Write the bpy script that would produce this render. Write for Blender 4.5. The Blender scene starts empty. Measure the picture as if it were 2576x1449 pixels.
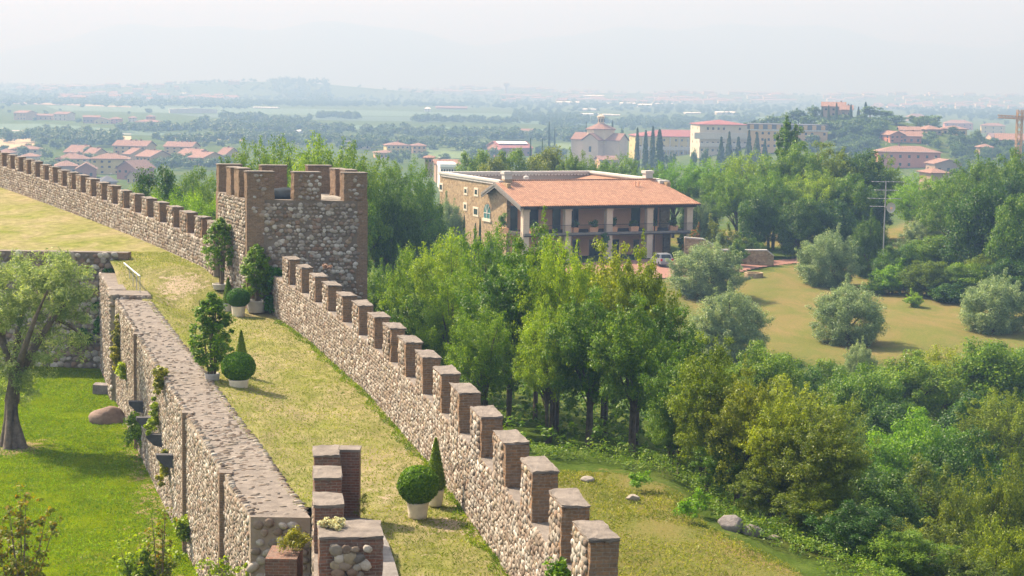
import bpy, math, random
import numpy as np
from mathutils import Vector, Matrix
R = math.radians
C = bpy.context.scene.collection
rnd = random.Random(7)
rng = np.random.default_rng(7)
# ------------------------------------------------------------------ camera model (survey of the photograph)
F, CU, CV, HOR, ROLL, CAMZ = 4400.0, 1288.0, 724.5, 210.0, R(0.85), 12.0
PITCH = math.atan((CV - HOR) / F)
_r, _u, _f = Vector((1, 0, 0)), Vector((0, math.sin(PITCH), math.cos(PITCH))), Vector((0, math.cos(PITCH), -math.sin(PITCH)))
CR = _r * math.cos(ROLL) + _u * math.sin(ROLL)
CUP = -_r * math.sin(ROLL) + _u * math.cos(ROLL)
CAM = Vector((0, 0, CAMZ))

def ray(u, v):
    return CR * ((u - CU) / F) + CUP * (-(v - CV) / F) + _f
def at(u, v, y):
    d = ray(u, v); return CAM + d * (y / d.y)
def onz(u, v, z):
    d = ray(u, v); return CAM + d * ((z - CAMZ) / d.z)
def pxm(y):                       # metres per survey pixel at distance y
    return y / F

# ------------------------------------------------------------------ object helpers
def put(o, parent=None):
    C.objects.link(o)
    if parent is not None: o.parent = parent
    return o
def tag(o, label=None, cat=None, group=None, kind=None):
    if label: o['label'] = label
    if cat: o['category'] = cat
    if group: o['group'] = group
    if kind: o['kind'] = kind
    return o
def thing(name, label, cat, loc=(0, 0, 0), rz=0.0, group=None):
    o = bpy.data.objects.new(name, None); o.empty_display_size = 0.2
    o.location = loc; o.rotation_euler = (0, 0, rz)
    return tag(put(o), label, cat, group)
def npmesh(name, V, Fq, mat=None, smooth=False, col=None, mats=None, midx=None):
    """V (n,3), Fq (m,k) all the same k"""
    V = np.asarray(V, np.float32); Fq = np.asarray(Fq, np.int32)
    me = bpy.data.meshes.new(name)
    m, k = Fq.shape
    me.vertices.add(len(V)); me.vertices.foreach_set('co', V.ravel())
    me.loops.add(m * k); me.loops.foreach_set('vertex_index', Fq.ravel())
    me.polygons.add(m); me.polygons.foreach_set('loop_start', np.arange(0, m * k, k, dtype=np.int32))
    me.polygons.foreach_set('loop_total', np.full(m, k, np.int32))
    if smooth: me.polygons.foreach_set('use_smooth', np.ones(m, bool))
    if col is not None:
        a = me.color_attributes.new('Col', 'FLOAT_COLOR', 'POINT')
        cc = np.ones((len(V), 4), np.float32); cc[:, :3] = col
        a.data.foreach_set('color', cc.ravel())
    for x in ([mat] if mat else (mats or [])): me.materials.append(x)
    if midx is not None: me.polygons.foreach_set('material_index', np.asarray(midx, np.int32))
    me.update(calc_edges=True); me.validate()
    return me
def obj(name, me, parent=None, loc=None):
    o = bpy.data.objects.new(name, me)
    if loc is not None: o.location = loc
    return put(o, parent)

class MB:
    """collects polygons; build() links ONE mesh object with metre-true box UVs"""
    def __init__(s): s.V, s.F, s.M = [], [], []
    def poly(s, pts, m=0):
        b = len(s.V); s.V += [tuple(p) for p in pts]; s.F.append(tuple(range(b, b + len(pts)))); s.M.append(m); return s
    def hexa(s, lo, hi, m=0, top=None):
        """lo, hi: four corners (ccw from above) of bottom and top"""
        b = len(s.V); s.V += [tuple(p) for p in lo] + [tuple(p) for p in hi]
        fs = [(3, 2, 1, 0), (4, 5, 6, 7), (0, 1, 5, 4), (1, 2, 6, 5), (2, 3, 7, 6), (3, 0, 4, 7)]
        for i, f in enumerate(fs):
            s.F.append(tuple(b + j for j in f)); s.M.append(top if (top is not None and i == 1) else m)
        return s
    def box(s, x0, x1, y0, y1, z0, z1, m=0, top=None):
        q = [(x0, y0), (x1, y0), (x1, y1), (x0, y1)]
        return s.hexa([(a, b, z0) for a, b in q], [(a, b, z1) for a, b in q], m, top)
    def prism(s, prof, a, b, m=0):
        """profile points (list of callables t->xyz not needed): prof = list of (p,q); a,b map (p,q)->xyz for both ends"""
        n = len(prof); k = len(s.V)
        s.V += [a(*p) for p in prof] + [b(*p) for p in prof]
        s.F.append(tuple(range(k + n - 1, k - 1, -1))); s.M.append(m)
        s.F.append(tuple(range(k + n, k + 2 * n))); s.M.append(m)
        for i in range(n):
            j = (i + 1) % n
            s.F.append((k + i, k + j, k + n + j, k + n + i)); s.M.append(m)
        return s
    def tube(s, pts, rad, sides=8, m=0, caps=True):
        pts = [Vector(p) for p in pts]
        if not hasattr(rad, '__len__'): rad = [rad] * len(pts)
        k = len(s.V); n = len(pts)
        for i, p in enumerate(pts):
            t = (pts[min(i + 1, n - 1)] - pts[max(i - 1, 0)]).normalized()
            ax = t.cross(Vector((0, 0, 1)))
            if ax.length < 1e-3: ax = Vector((1, 0, 0))
            ax.normalize(); ay = t.cross(ax)
            for j in range(sides):
                a = 2 * math.pi * j / sides
                s.V.append(tuple(p + (ax * math.cos(a) + ay * math.sin(a)) * rad[i]))
        for i in range(n - 1):
            for j in range(sides):
                j2 = (j + 1) % sides
                s.F.append((k + i * sides + j, k + i * sides + j2, k + (i + 1) * sides + j2, k + (i + 1) * sides + j)); s.M.append(m)
        if caps:
            s.F.append(tuple(k + j for j in range(sides))); s.M.append(m)
            s.F.append(tuple(k + (n - 1) * sides + j for j in reversed(range(sides)))); s.M.append(m)
        return s
    def lathe(s, prof, cx=0, cy=0, sides=16, m=0, wob=0.0):
        k = len(s.V); n = len(prof)
        for i, (r, z) in enumerate(prof):
            for j in range(sides):
                a = 2 * math.pi * j / sides
                w = 1 + wob * math.sin(3 * a + i) + wob * .6 * math.sin(7 * a + 2.1 * i)
                s.V.append((cx + r * w * math.cos(a), cy + r * w * math.sin(a), z))
        for i in range(n - 1):
            for j in range(sides):
                j2 = (j + 1) % sides
                s.F.append((k + i * sides + j, k + i * sides + j2, k + (i + 1) * sides + j2, k + (i + 1) * sides + j)); s.M.append(m)
        s.F.append(tuple(k + j for j in reversed(range(sides)))); s.M.append(m)
        s.F.append(tuple(k + (n - 1) * sides + j for j in range(sides))); s.M.append(m)
        return s
    def mesh(s, name, mats, smooth=False):
        me = bpy.data.meshes.new(name)
        me.from_pydata(s.V, [], s.F)
        if not isinstance(mats, (list, tuple)): mats = [mats]
        for x in mats: me.materials.append(x)
        me.polygons.foreach_set('material_index', s.M)
        if smooth: me.polygons.foreach_set('use_smooth', [True] * len(s.F))
        uv = me.uv_layers.new(name='UVMap')
        for p in me.polygons:
            n = p.normal
            if abs(n.z) > .72: a, b = Vector((1, 0, 0)), Vector((0, 1, 0))
            else:
                a = Vector((-n.y, n.x, 0)); a.normalize(); b = Vector((0, 0, 1))
            for li in p.loop_indices:
                co = me.vertices[me.loops[li].vertex_index].co
                uv.data[li].uv = (co.dot(a), co.dot(b))
        me.update(); return me
    def build(s, name, mats, parent=None, smooth=False, loc=None):
        return obj(name, s.mesh(name, mats, smooth), parent, loc)

# ------------------------------------------------------------------ materials
def newmat(name):
    m = bpy.data.materials.new(name); m.use_nodes = True
    nt = m.node_tree; return m, nt, nt.nodes['Principled BSDF']
def N(nt, t, **kw):
    n = nt.nodes.new(t)
    for k, v in kw.items():
        if k in n.inputs.keys() if hasattr(n.inputs, 'keys') else False: n.inputs[k].default_value = v
        else: setattr(n, k, v)
    return n
def rgba(c): return (c[0], c[1], c[2], 1)
def ramp(nt, fac, stops):
    r = nt.nodes.new('ShaderNodeValToRGB'); e = r.color_ramp.elements
    while len(e) < len(stops): e.new(.5)
    for i, (p, c) in enumerate(stops): e[i].position = p; e[i].color = rgba(c)
    nt.links.new(fac, r.inputs[0]); return r.outputs[0]
def noise(nt, vec, scale, detail=3, rough=.55, dist=0):
    n = nt.nodes.new('ShaderNodeTexNoise'); n.inputs['Scale'].default_value = scale; n.inputs['Detail'].default_value = detail
    n.inputs['Roughness'].default_value = rough; n.inputs['Distortion'].default_value = dist
    if vec is not None: nt.links.new(vec, n.inputs['Vector'])
    return n.outputs['Fac']
def mix(nt, fac, a, b, mode='MIX'):
    n = nt.nodes.new('ShaderNodeMix'); n.data_type = 'RGBA'; n.blend_type = mode
    for s, v in ((0, fac), (6, a), (7, b)):
        if isinstance(v, (int, float)): n.inputs[s].default_value = v
        elif isinstance(v, tuple): n.inputs[s].default_value = rgba(v)
        else: nt.links.new(v, n.inputs[s])
    return n.outputs[2]
def bump(nt, bs, height, strength=.5, dist=.05, prev=None):
    b = nt.nodes.new('ShaderNodeBump'); b.inputs['Strength'].default_value = strength; b.inputs['Distance'].default_value = dist
    nt.links.new(height, b.inputs['Height'])
    if prev: nt.links.new(prev, b.inputs['Normal'])
    nt.links.new(b.outputs[0], bs.inputs['Normal']); return b.outputs[0]
def coord(nt, which='Object'):
    return nt.nodes.new('ShaderNodeTexCoord').outputs[which]
def worldpos(nt): return nt.nodes.new('ShaderNodeNewGeometry').outputs['Position']

def simple(name, c, c2=None, scale=3.0, rough=.85, bs_=0.0, bscale=20, spec=.25, metal=0.0):
    m, nt, b = newmat(name)
    p = worldpos(nt)
    c2 = c2 or tuple(x * .72 for x in c)
    col = ramp(nt, noise(nt, p, scale, 5, .65), [(.3, c2), (.7, c)])
    nt.links.new(col, b.inputs['Base Color'])
    b.inputs['Roughness'].default_value = rough; b.inputs['Specular IOR Level'].default_value = spec; b.inputs['Metallic'].default_value = metal
    if bs_: bump(nt, b, noise(nt, p, bscale, 4, .6), bs_, .04)
    return m
def stone_mat(name, bs_=.5):
    m, nt, b = newmat(name); p = worldpos(nt)
    a = nt.nodes.new('ShaderNodeAttribute'); a.attribute_name = 'Col'
    v = ramp(nt, noise(nt, p, 9, 5, .7), [(.25, (.55, .53, .5)), (.75, (1.15, 1.13, 1.1))])
    col = mix(nt, 1.0, a.outputs['Color'], v, 'MULTIPLY')
    col = mix(nt, 1.0, col, (.98, .96, .93), 'MULTIPLY')
    st = ramp(nt, noise(nt, p, .55, 6, .72, .8), [(.40, (0, 0, 0)), (.70, (.75, .75, .75))]); col = mix(nt, st, col, (.20, .155, .115))
    lm = ramp(nt, noise(nt, p, 1.9, 6, .75), [(.60, (0, 0, 0)), (.74, (.6, .6, .6))]); col = mix(nt, lm, col, (.36, .32, .26))
    nt.links.new(col, b.inputs['Base Color']); b.inputs['Roughness'].default_value = .9; b.inputs['Specular IOR Level'].default_value = .1
    bump(nt, b, noise(nt, p, 25, 4, .6), bs_, .02)
    return m
def brick_mat(name, c1, c2, mortar, bw=.27, rh=.075, grey=(.17, .145, .12), greyamt=.5):
    m, nt, b = newmat(name); p = worldpos(nt); uv = coord(nt, 'UV')
    br = nt.nodes.new('ShaderNodeTexBrick'); nt.links.new(uv, br.inputs['Vector'])
    br.inputs['Scale'].default_value = 1; br.inputs['Brick Width'].default_value = bw; br.inputs['Row Height'].default_value = rh
    br.inputs['Mortar Size'].default_value = .009; br.inputs['Mortar Smooth'].default_value = .3; br.inputs['Bias'].default_value = 0
    br.inputs['Color1'].default_value = rgba(c1); br.inputs['Color2'].default_value = rgba(c2); br.inputs['Mortar'].default_value = rgba(mortar)
    w = ramp(nt, noise(nt, p, 2.6, 5, .7), [(.42, (0, 0, 0)), (.68, (1, 1, 1))])
    g = nt.nodes.new('ShaderNodeMath'); g.operation = 'MULTIPLY'; nt.links.new(w, g.inputs[0]); g.inputs[1].default_value = greyamt
    col = mix(nt, g.outputs[0], br.outputs['Color'], grey)
    v = ramp(nt, noise(nt, p, 14, 4, .7), [(.25, (.6, .6, .6)), (.75, (1.25, 1.25, 1.25))])
    col = mix(nt, 1.0, col, v, 'MULTIPLY')
    nt.links.new(col, b.inputs['Base Color']); b.inputs['Roughness'].default_value = .92; b.inputs['Specular IOR Level'].default_value = .15
    inv = nt.nodes.new('ShaderNodeMath'); inv.operation = 'SUBTRACT'; inv.inputs[0].default_value = 1; nt.links.new(br.outputs['Fac'], inv.inputs[1])
    n1 = bump(nt, b, inv.outputs[0], .6, .02)
    bump(nt, b, noise(nt, p, 30, 4, .7), .5, .03, n1)
    return m
def leaf_mat(name, c1, c2, c3, trans=.3, var=.25):
    m, nt, b = newmat(name)
    g = nt.nodes.new('ShaderNodeNewGeometry'); oi = nt.nodes.new('ShaderNodeObjectInfo')
    c1, c2, c3 = [(c[0] * 1.28, c[1] * 1.32, c[2] * .58) for c in (c1, c2, c3)]
    col = ramp(nt, g.outputs['Random Per Island'], [(0.0, c1), (.6, c2), (1.0, c3)])
    nz = ramp(nt, noise(nt, g.outputs['Position'], .55, 3, .6), [(.32, (.66, .72, .66)), (.68, (1.3, 1.24, 1.15))])
    col = mix(nt, 1.0, col, nz, 'MULTIPLY')
    hs = nt.nodes.new('ShaderNodeHueSaturation'); nt.links.new(col, hs.inputs['Color'])
    mr = nt.nodes.new('ShaderNodeMapRange'); nt.links.new(oi.outputs['Random'], mr.inputs[0]); mr.inputs[3].default_value = 1 - var; mr.inputs[4].default_value = 1 + var
    nt.links.new(mr.outputs[0], hs.inputs['Value'])
    hs.inputs['Saturation'].default_value = 1.18
    mr2 = nt.nodes.new('ShaderNodeMapRange'); nt.links.new(oi.outputs['Random'], mr2.inputs[0]); mr2.inputs[3].default_value = .515; mr2.inputs[4].default_value = .485
    nt.links.new(mr2.outputs[0], hs.inputs['Hue'])
    nt.links.new(hs.outputs[0], b.inputs['Base Color']); b.inputs['Roughness'].default_value = .5; b.inputs['Specular IOR Level'].default_value = .3
    t = nt.nodes.new('ShaderNodeBsdfTranslucent'); tc = mix(nt, 1.0, hs.outputs[0], (1.35, 1.25, .7), 'MULTIPLY'); nt.links.new(tc, t.inputs['Color'])
    ms = nt.nodes.new('ShaderNodeMixShader'); ms.inputs[0].default_value = trans * 1.3
    nt.links.new(b.outputs[0], ms.inputs[1]); nt.links.new(t.outputs[0], ms.inputs[2])
    nt.links.new(ms.outputs[0], nt.nodes['Material Output'].inputs['Surface'])
    return m
def tile_mat(name, c1, c2, gap, pitch=.24, axis=0):
    """barrel tiles: ridges run up the slope, courses across; c1/c2 baked-clay tones"""
    m, nt, b = newmat(name); uv = coord(nt, 'UV'); p = worldpos(nt)
    br = nt.nodes.new('ShaderNodeTexBrick'); nt.links.new(uv, br.inputs['Vector']); br.offset = 0
    br.inputs['Scale'].default_value = 1; br.inputs['Brick Width'].default_value = pitch; br.inputs['Row Height'].default_value = .42
    br.inputs['Mortar Size'].default_value = pitch * .16; br.inputs['Mortar Smooth'].default_value = .6
    br.inputs['Color1'].default_value = rgba(c1); br.inputs['Color2'].default_value = rgba(c2); br.inputs['Mortar'].default_value = rgba(gap)
    v = ramp(nt, noise(nt, p, 1.3, 5, .7), [(.3, (.78, .78, .78)), (.72, (1.18, 1.16, 1.14))])
    nt.links.new(mix(nt, 1.0, br.outputs['Color'], v, 'MULTIPLY'), b.inputs['Base Color'])
    b.inputs['Roughness'].default_value = .9; b.inputs['Specular IOR Level'].default_value = .15
    inv = nt.nodes.new('ShaderNodeMath'); inv.operation = 'SUBTRACT'; inv.inputs[0].default_value = 1; nt.links.new(br.outputs['Fac'], inv.inputs[1])
    bump(nt, b, inv.outputs[0], .9, .08)
    return m
def grass_mat(name, greens, dry, dryamt, patch=.35, fine=22, bare=None):
    m, nt, b = newmat(name); p = worldpos(nt)
    base = ramp(nt, noise(nt, p, fine, 4, .75), [(.25, greens[0]), (.55, greens[1]), (.8, greens[2])])
    s = nt.nodes.new('ShaderNodeMapping'); s.inputs['Scale'].default_value = (1.0, .55, 1); nt.links.new(p, s.inputs['Vector'])
    f = ramp(nt, noise(nt, s.outputs[0], patch, 6, .68, .6), [(dryamt - .16, (0, 0, 0)), (dryamt + .16, (1, 1, 1))])
    dr = ramp(nt, noise(nt, p, fine * .8, 4, .7), [(.3, dry[0]), (.7, dry[1])])
    col = mix(nt, f, base, dr)
    f2 = ramp(nt, noise(nt, s.outputs[0], patch * 5, 4, .7, .5), [(.35, (.72, .75, .7)), (.68, (1.2, 1.18, 1.2))])
    col = mix(nt, 1.0, col, f2, 'MULTIPLY')
    a = nt.nodes.new('ShaderNodeAttribute'); a.attribute_name = 'Col'
    if bare:
        bc = ramp(nt, noise(nt, p, 6, 5, .7), [(.3, bare[0]), (.7, bare[1])])
        if len(bare) > 2: bc = mix(nt, ramp(nt, noise(nt, s.outputs[0], .13, 7, .72, 1.0), [(.42, (0, 0, 0)), (.6, (.85, .85, .85))]), bc, ramp(nt, noise(nt, p, 5, 5, .75), [(.3, bare[2]), (.7, bare[3])]))
        q = nt.nodes.new('ShaderNodeMath'); q.operation = 'ADD'
        nt.links.new(a.outputs['Fac'], q.inputs[0])
        nn = nt.nodes.new('ShaderNodeMapRange'); nt.links.new(noise(nt, p, 1.6, 5, .75), nn.inputs[0]); nn.inputs[1].default_value = .3; nn.inputs[2].default_value = .7; nn.inputs[3].default_value = -.45; nn.inputs[4].default_value = .45
        nt.links.new(nn.outputs[0], q.inputs[1])
        cl = ramp(nt, q.outputs[0], [(.45, (0, 0, 0)), (.7, (1, 1, 1))])
        col = mix(nt, cl, col, bc)
    nt.links.new(col, b.inputs['Base Color']); b.inputs['Roughness'].default_value = .95; b.inputs['Specular IOR Level'].default_value = 0
    bump(nt, b, noise(nt, p, fine * 1.2, 4, .75), .9, .06)
    return m
M = {}
M['stone'] = stone_mat('cobble_stone')
M['mortar'] = simple('old_mortar', (.31, .255, .195), (.21, .17, .13), 1.7, .95, .6, 18)
M['mortar_dark'] = simple('tower_mortar', (.20, .16, .12), (.11, .09, .07), 1.5, .95, .6, 18)
M['cap'] = simple('weathered_coping', (.215, .185, .155), (.11, .094, .08), 2.6, .95, .7, 22)
M['brick'] = brick_mat('old_brick', (.26, .145, .075), (.16, .098, .056), (.22, .185, .14), greyamt=.45)
M['brick_corner'] = brick_mat('tower_brick', (.25, .155, .092), (.17, .11, .068), (.235, .195, .15), greyamt=.4)
M['brick_dark'] = brick_mat('parapet_brick', (.22, .095, .06), (.13, .07, .05), (.22, .185, .15), greyamt=.6)
M['terrace'] = grass_mat('terrace_grass', [(.105, .135, .018), (.182, .20, .044), (.25, .252, .08)], [(.235, .195, .10), (.33, .28, .16)], .47, .33, 26, bare=[(.30, .235, .16), (.43, .35, .25)])
M['garden'] = grass_mat('garden_grass', [(.062, .092, .0003), (.115, .158, .0006), (.17, .205, .001)], [(.10, .12, .012), (.16, .14, .04)], .70, .25, 22, bare=[(.22, .165, .09), (.30, .23, .13)])
M['lawn'] = grass_mat('lawn_grass', [(.13, .13, .03), (.20, .185, .05), (.26, .225, .075)], [(.25, .175, .075), (.33, .235, .11)], .50, .10, 9, bare=[(.26, .17, .09), (.33, .22, .12)])
M['ground'] = grass_mat('ground_growth', [(.03, .05, .006), (.06, .095, .016), (.10, .14, .03)], [(.10, .12, .03), (.15, .14, .05)], .62, .12, 7, bare=[(.075, .095, .018), (.15, .145, .045), (.13, .105, .035), (.21, .155, .07)])
M['corbel'] = simple('corbel_slate', (.075, .075, .08), (.04, .04, .045), 4)
M['bark'] = simple('bark', (.13, .10, .075), (.05, .04, .03), 5, .95, .8, 14)
M['bark_olive'] = simple('olive_bark', (.17, .135, .105), (.06, .05, .04), 4, .95, .9, 10)
L = {}
L['robinia'] = leaf_mat('robinia_leaf', (.06, .125, .022), (.115, .19, .036), (.20, .27, .07), .34)
L['mid'] = leaf_mat('broad_leaf', (.045, .10, .02), (.08, .145, .028), (.14, .20, .045), .3)
L['bright'] = leaf_mat('acacia_leaf', (.075, .165, .016), (.13, .23, .025), (.20, .31, .045), .36, .15)
L['dark'] = leaf_mat('dark_leaf', (.02, .052, .018), (.04, .085, .025), (.075, .13, .04), .25)
L['yellow'] = leaf_mat('yellowish_leaf', (.075, .115, .010), (.125, .17, .016), (.19, .235, .035), .34)
L['brown'] = leaf_mat('olive_brown_leaf', (.055, .085, .010), (.095, .13, .016), (.155, .18, .03), .32)
L['olive'] = leaf_mat('olive_leaf', (.098, .142, .16), (.165, .218, .26), (.27, .32, .42), .28, .1)
L['gardenolive'] = leaf_mat('garden_olive_leaf', (.092, .138, .13), (.158, .212, .21), (.27, .32, .36), .36, .1)
L['box'] = leaf_mat('box_leaf', (.03, .085, .004), (.06, .14, .007), (.11, .21, .014), .3, .1)
L['thuja'] = leaf_mat('conifer_leaf', (.055, .105, .012), (.10, .16, .02), (.15, .215, .03), .25, .1)
L['laurel'] = leaf_mat('laurel_leaf', (.05, .11, .012), (.10, .175, .02), (.20, .28, .05), .3, .1)
L['ivy'] = leaf_mat('ivy_leaf', (.02, .06, .02), (.04, .10, .03), (.07, .14, .045), .2, .1)
L['vine'] = leaf_mat('vine_leaf', (.10, .17, .015), (.17, .24, .025), (.25, .32, .05), .35, .1)
L['vinedry'] = leaf_mat('dry_vine_leaf', (.10, .12, .03), (.155, .165, .045), (.23, .215, .09), .3, .1)
L['shrubred'] = leaf_mat('reddish_shrub_leaf', (.075, .11, .02), (.12, .13, .03), (.19, .12, .035), .35, .1)
L['cypress'] = leaf_mat('cypress_leaf', (.02, .042, .02), (.035, .065, .028), (.06, .09, .04), .15, .1)
L['weeds'] = leaf_mat('weed_leaf', (.045, .095, .02), (.08, .145, .03), (.15, .20, .07), .3, .1)
L['oleander'] = leaf_mat('oleander_leaf', (.05, .10, .05), (.10, .14, .09), (.38, .17, .36), .2, .02)
L['redflower'] = leaf_mat('red_flower_leaf', (.04, .09, .03), (.08, .13, .04), (.5, .03, .05), .2, .05)
L['sedum'] = leaf_mat('stonecrop_flower', (.38, .36, .56), (.46, .44, .70), (.26, .16, .18), .2, .02)
L['pinkflower'] = leaf_mat('pink_flower', (.24, .15, .28), (.30, .20, .36), (.16, .10, .18), .2, .02)
L['far'] = leaf_mat('far_leaf', (.035, .07, .02), (.055, .10, .028), (.085, .135, .04), .15, .3)

# ------------------------------------------------------------------ foliage
def leaf_quads(P, Nn, L_, W_):
    """kite-shaped leaves at P (n,3) with normals Nn; returns V, F"""
    n = len(P)
    a = rng.normal(size=(n, 3)); a -= Nn * (a * Nn).sum(1, keepdims=True)
    a /= np.linalg.norm(a, axis=1, keepdims=True) + 1e-9
    b = np.cross(Nn, a)
    s = rng.uniform(.65, 1.25, (n, 1)); l = L_ * s * .5; w = W_ * s * .5
    V = np.stack([P - a * l, P + b * w - a * l * .1, P + a * l + Nn * l * -.25, P - b * w - a * l * .1], 1).reshape(-1, 3)
    Fq = np.arange(4 * n, dtype=np.int32).reshape(n, 4)
    return V, Fq
def unit(n):
    d = rng.normal(size=(n, 3)); return d / np.linalg.norm(d, axis=1, keepdims=True)
def clump_cloud(centres, radii, per, leaf, up=.45, rand=.5, flat=.8):
    up = up * 1.6
    c = np.asarray(centres); r = np.asarray(radii)
    idx = np.repeat(np.arange(len(c)), per)
    d = unit(len(idx)); rr = rng.random((len(idx), 1)) ** .45
    off = d * rr * r[idx][:, None]; off[:, 2] *= flat
    P = c[idx] + off
    nn = .6 * d + np.array([0, 0, up]) + rand * rng.normal(size=d.shape)
    nn /= np.linalg.norm(nn, axis=1, keepdims=True)
    return leaf_quads(P, nn, leaf[0], leaf[1])
def crown_points(n, a, b, zc, lump=.25, low=-1.0, shell=.5, top=1.0):
    """clump centres through an uneven ellipsoid (a wide, b tall)"""
    d = unit(n * 3); d = d[d[:, 2] > low][:n]
    ph = rng.uniform(0, 6.28, 6)
    w = 1 + lump * (np.sin(3 * np.arctan2(d[:, 1], d[:, 0]) + ph[0] + 2 * d[:, 2]) * .6 + np.sin(5 * np.arctan2(d[:, 1], d[:, 0]) + ph[1]) * .35 + np.sin(6 * d[:, 2] + ph[2]) * .45)
    r = rng.random(len(d)) ** shell * w
    return np.stack([d[:, 0] * r * a, d[:, 1] * r * a, zc + d[:, 2] * r * b * np.where(d[:, 2] > 0, top, 1)], 1)
def limbs(mb, base, tips, r0, h0, bend=.25, sides=6):
    """tapered trunk to h0 then limbs to the given tips"""
    for t in tips:
        t = Vector(t); f = Vector(base) + Vector((rnd.uniform(-.06, .06), rnd.uniform(-.06, .06), h0 * rnd.uniform(.55, 1.05)))
        mid = f.lerp(t, .5) + Vector((rnd.uniform(-1, 1), rnd.uniform(-1, 1), rnd.uniform(0, 1))) * bend * (t - f).length * .35
        mb.tube([f, f.lerp(mid, .5), mid, mid.lerp(t, .6), t], [r0 * .62, r0 * .5, r0 * .36, r0 * .2, r0 * .07], sides)
def tree_proto(name, H, W, nclump, per, leaf, trunkr, crown_lo=.25, rc=.8, stems=1, lump=.28, nl=14, up=.45, bark='bark', lean=.05, shell=.5, spiky=0):
    """prototype of height H with crown width W; meshes only"""
    zc = H * (1 + crown_lo) * .5 - rc * .2; b = H * (1 - crown_lo) * .5 - rc * .3
    cc = crown_points(nclump, W * .5 - rc * .5, b, zc, lump, -.95, shell)
    rr = rng.uniform(.55, 1.15, len(cc)) * rc
    V, Fq = clump_cloud(cc, rr, per, leaf, up)
    if spiky:                       # upright shoots breaking the outline
        k = rng.choice(len(cc), spiky); s = cc[k].copy(); out = s - np.array([0, 0, zc]); out /= np.linalg.norm(out, axis=1, keepdims=True)
        sp = []; 
        for q in range(3): sp.append(s + (out * .85 + np.array([0, 0, .35])) * rc * (.6 + .33 * q))
        sp = np.concatenate(sp); V2, F2 = clump_cloud(sp, np.full(len(sp), rc * .36), max(4, per // 6), leaf, up)
        Fq = np.concatenate([Fq, F2 + len(V)]); V = np.concatenate([V, V2])
    mb = MB(); 
    for s in range(stems):
        o = Vector((rnd.uniform(-1, 1), rnd.uniform(-1, 1), 0)) * (0 if stems == 1 else trunkr * 3)
        h0 = H * max(crown_lo, .2) * rnd.uniform(.9, 1.3); ln = Vector((rnd.uniform(-lean, lean), rnd.uniform(-lean, lean), 1)) * h0
        top = Vector((o.x + ln.x * 1.6, o.y + ln.y * 1.6, H * .8))
        mb.tube([o - Vector((0, 0, .6)), o + Vector((0, 0, .15)), o + ln * .5, o + ln, o + ln * 1.0 + (top - o - ln) * .5, top], [trunkr * 1.5, trunkr * 1.15, trunkr, trunkr * .85, trunkr * .5, trunkr * .12], 8)
        q = rng.choice(len(cc), max(3, nl // stems), replace=False)
        for j in q:
            t = Vector(cc[j]); f = o + ln * rnd.uniform(.7, 1.3)
            if t.z < f.z: f = o + ln * .6
            mid = f.lerp(t, .55) + Vector((0, 0, 1)) * (t - f).length * .1
            mb.tube([f, f.lerp(mid, .5) + Vector((rnd.uniform(-.15, .15), rnd.uniform(-.15, .15), 0)), mid, t], [trunkr * .45, trunkr * .33, trunkr * .22, trunkr * .06], 5)
    H = float(np.percentile(V[:, 2], 99.7)); W = float(np.percentile(np.hypot(V[:, 0], V[:, 1]), 97)) * 2
    return dict(H=H, W=W, crown=npmesh(name + '_crown', V, Fq, L['mid']), trunk=mb.mesh(name + '_trunk', M[bark], True))
PROTO = {}
PROTO['robinia'] = [tree_proto('robinia', 10, 8.5, 330, 105, (.17, .085), .17, .30, .66, 3, .26, 30, .4, shell=.42, spiky=80) for _ in range(2)]
PROTO['spread'] = [tree_proto('spreading', 8.5, 8.5, 230, 200, (.19, .11), .2, .14, .9, 1, .22, 18, .5, shell=.4, spiky=40) for _ in range(2)]
PROTO['dense'] = [tree_proto('dense', 8, 7.5, 170, 230, (.20, .12), .2, .08, .95, 1, .16, 12, .5, shell=.4) for _ in range(2)]
PROTO['tall'] = [tree_proto('tall', 11, 7.6, 270, 130, (.19, .11), .17, .28, .74, 2, .27, 26, .45, shell=.42, spiky=90) for _ in range(2)]
PROTO['olive'] = [tree_proto('olive', 5.2, 6.4, 300, 170, (.19, .06), .2, -.14, .66, 2, .07, 8, .45, 'bark_olive', shell=.30, spiky=40) for _ in range(2)]
PROTO['bush'] = [tree_proto('bush', 3, 3.2, 70, 150, (.17, .10), .07, .02, .55, 3, .25, 6, .45, spiky=20)]
def far_proto(name, H, W, n, per, leaf, rc, lo=.05):
    zc = H * (1 + lo) * .5; cc = crown_points(n, W * .5 - rc * .4, H * (1 - lo) * .5 - rc * .4, zc, .25, -.9, .4)
    V, Fq = clump_cloud(cc, rng.uniform(.6, 1.1, n) * rc, per, leaf, .5)
    mb = MB().tube([(0, 0, -1), (0, 0, H * .3), (0, 0, H * .7)], [.35, .28, .1], 5)
    return dict(H=H, W=W, crown=npmesh(name + '_crown', V, Fq, L['far']), trunk=mb.mesh(name + '_trunk', M['bark'], True))
PROTO['far'] = [far_proto('far', 10, 10, 46, 34, (.85, .6), 1.6) for _ in range(3)]
PROTO['fartall'] = [far_proto('fartall', 14, 8, 46, 34, (.85, .6), 1.5) for _ in range(1)]
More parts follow.
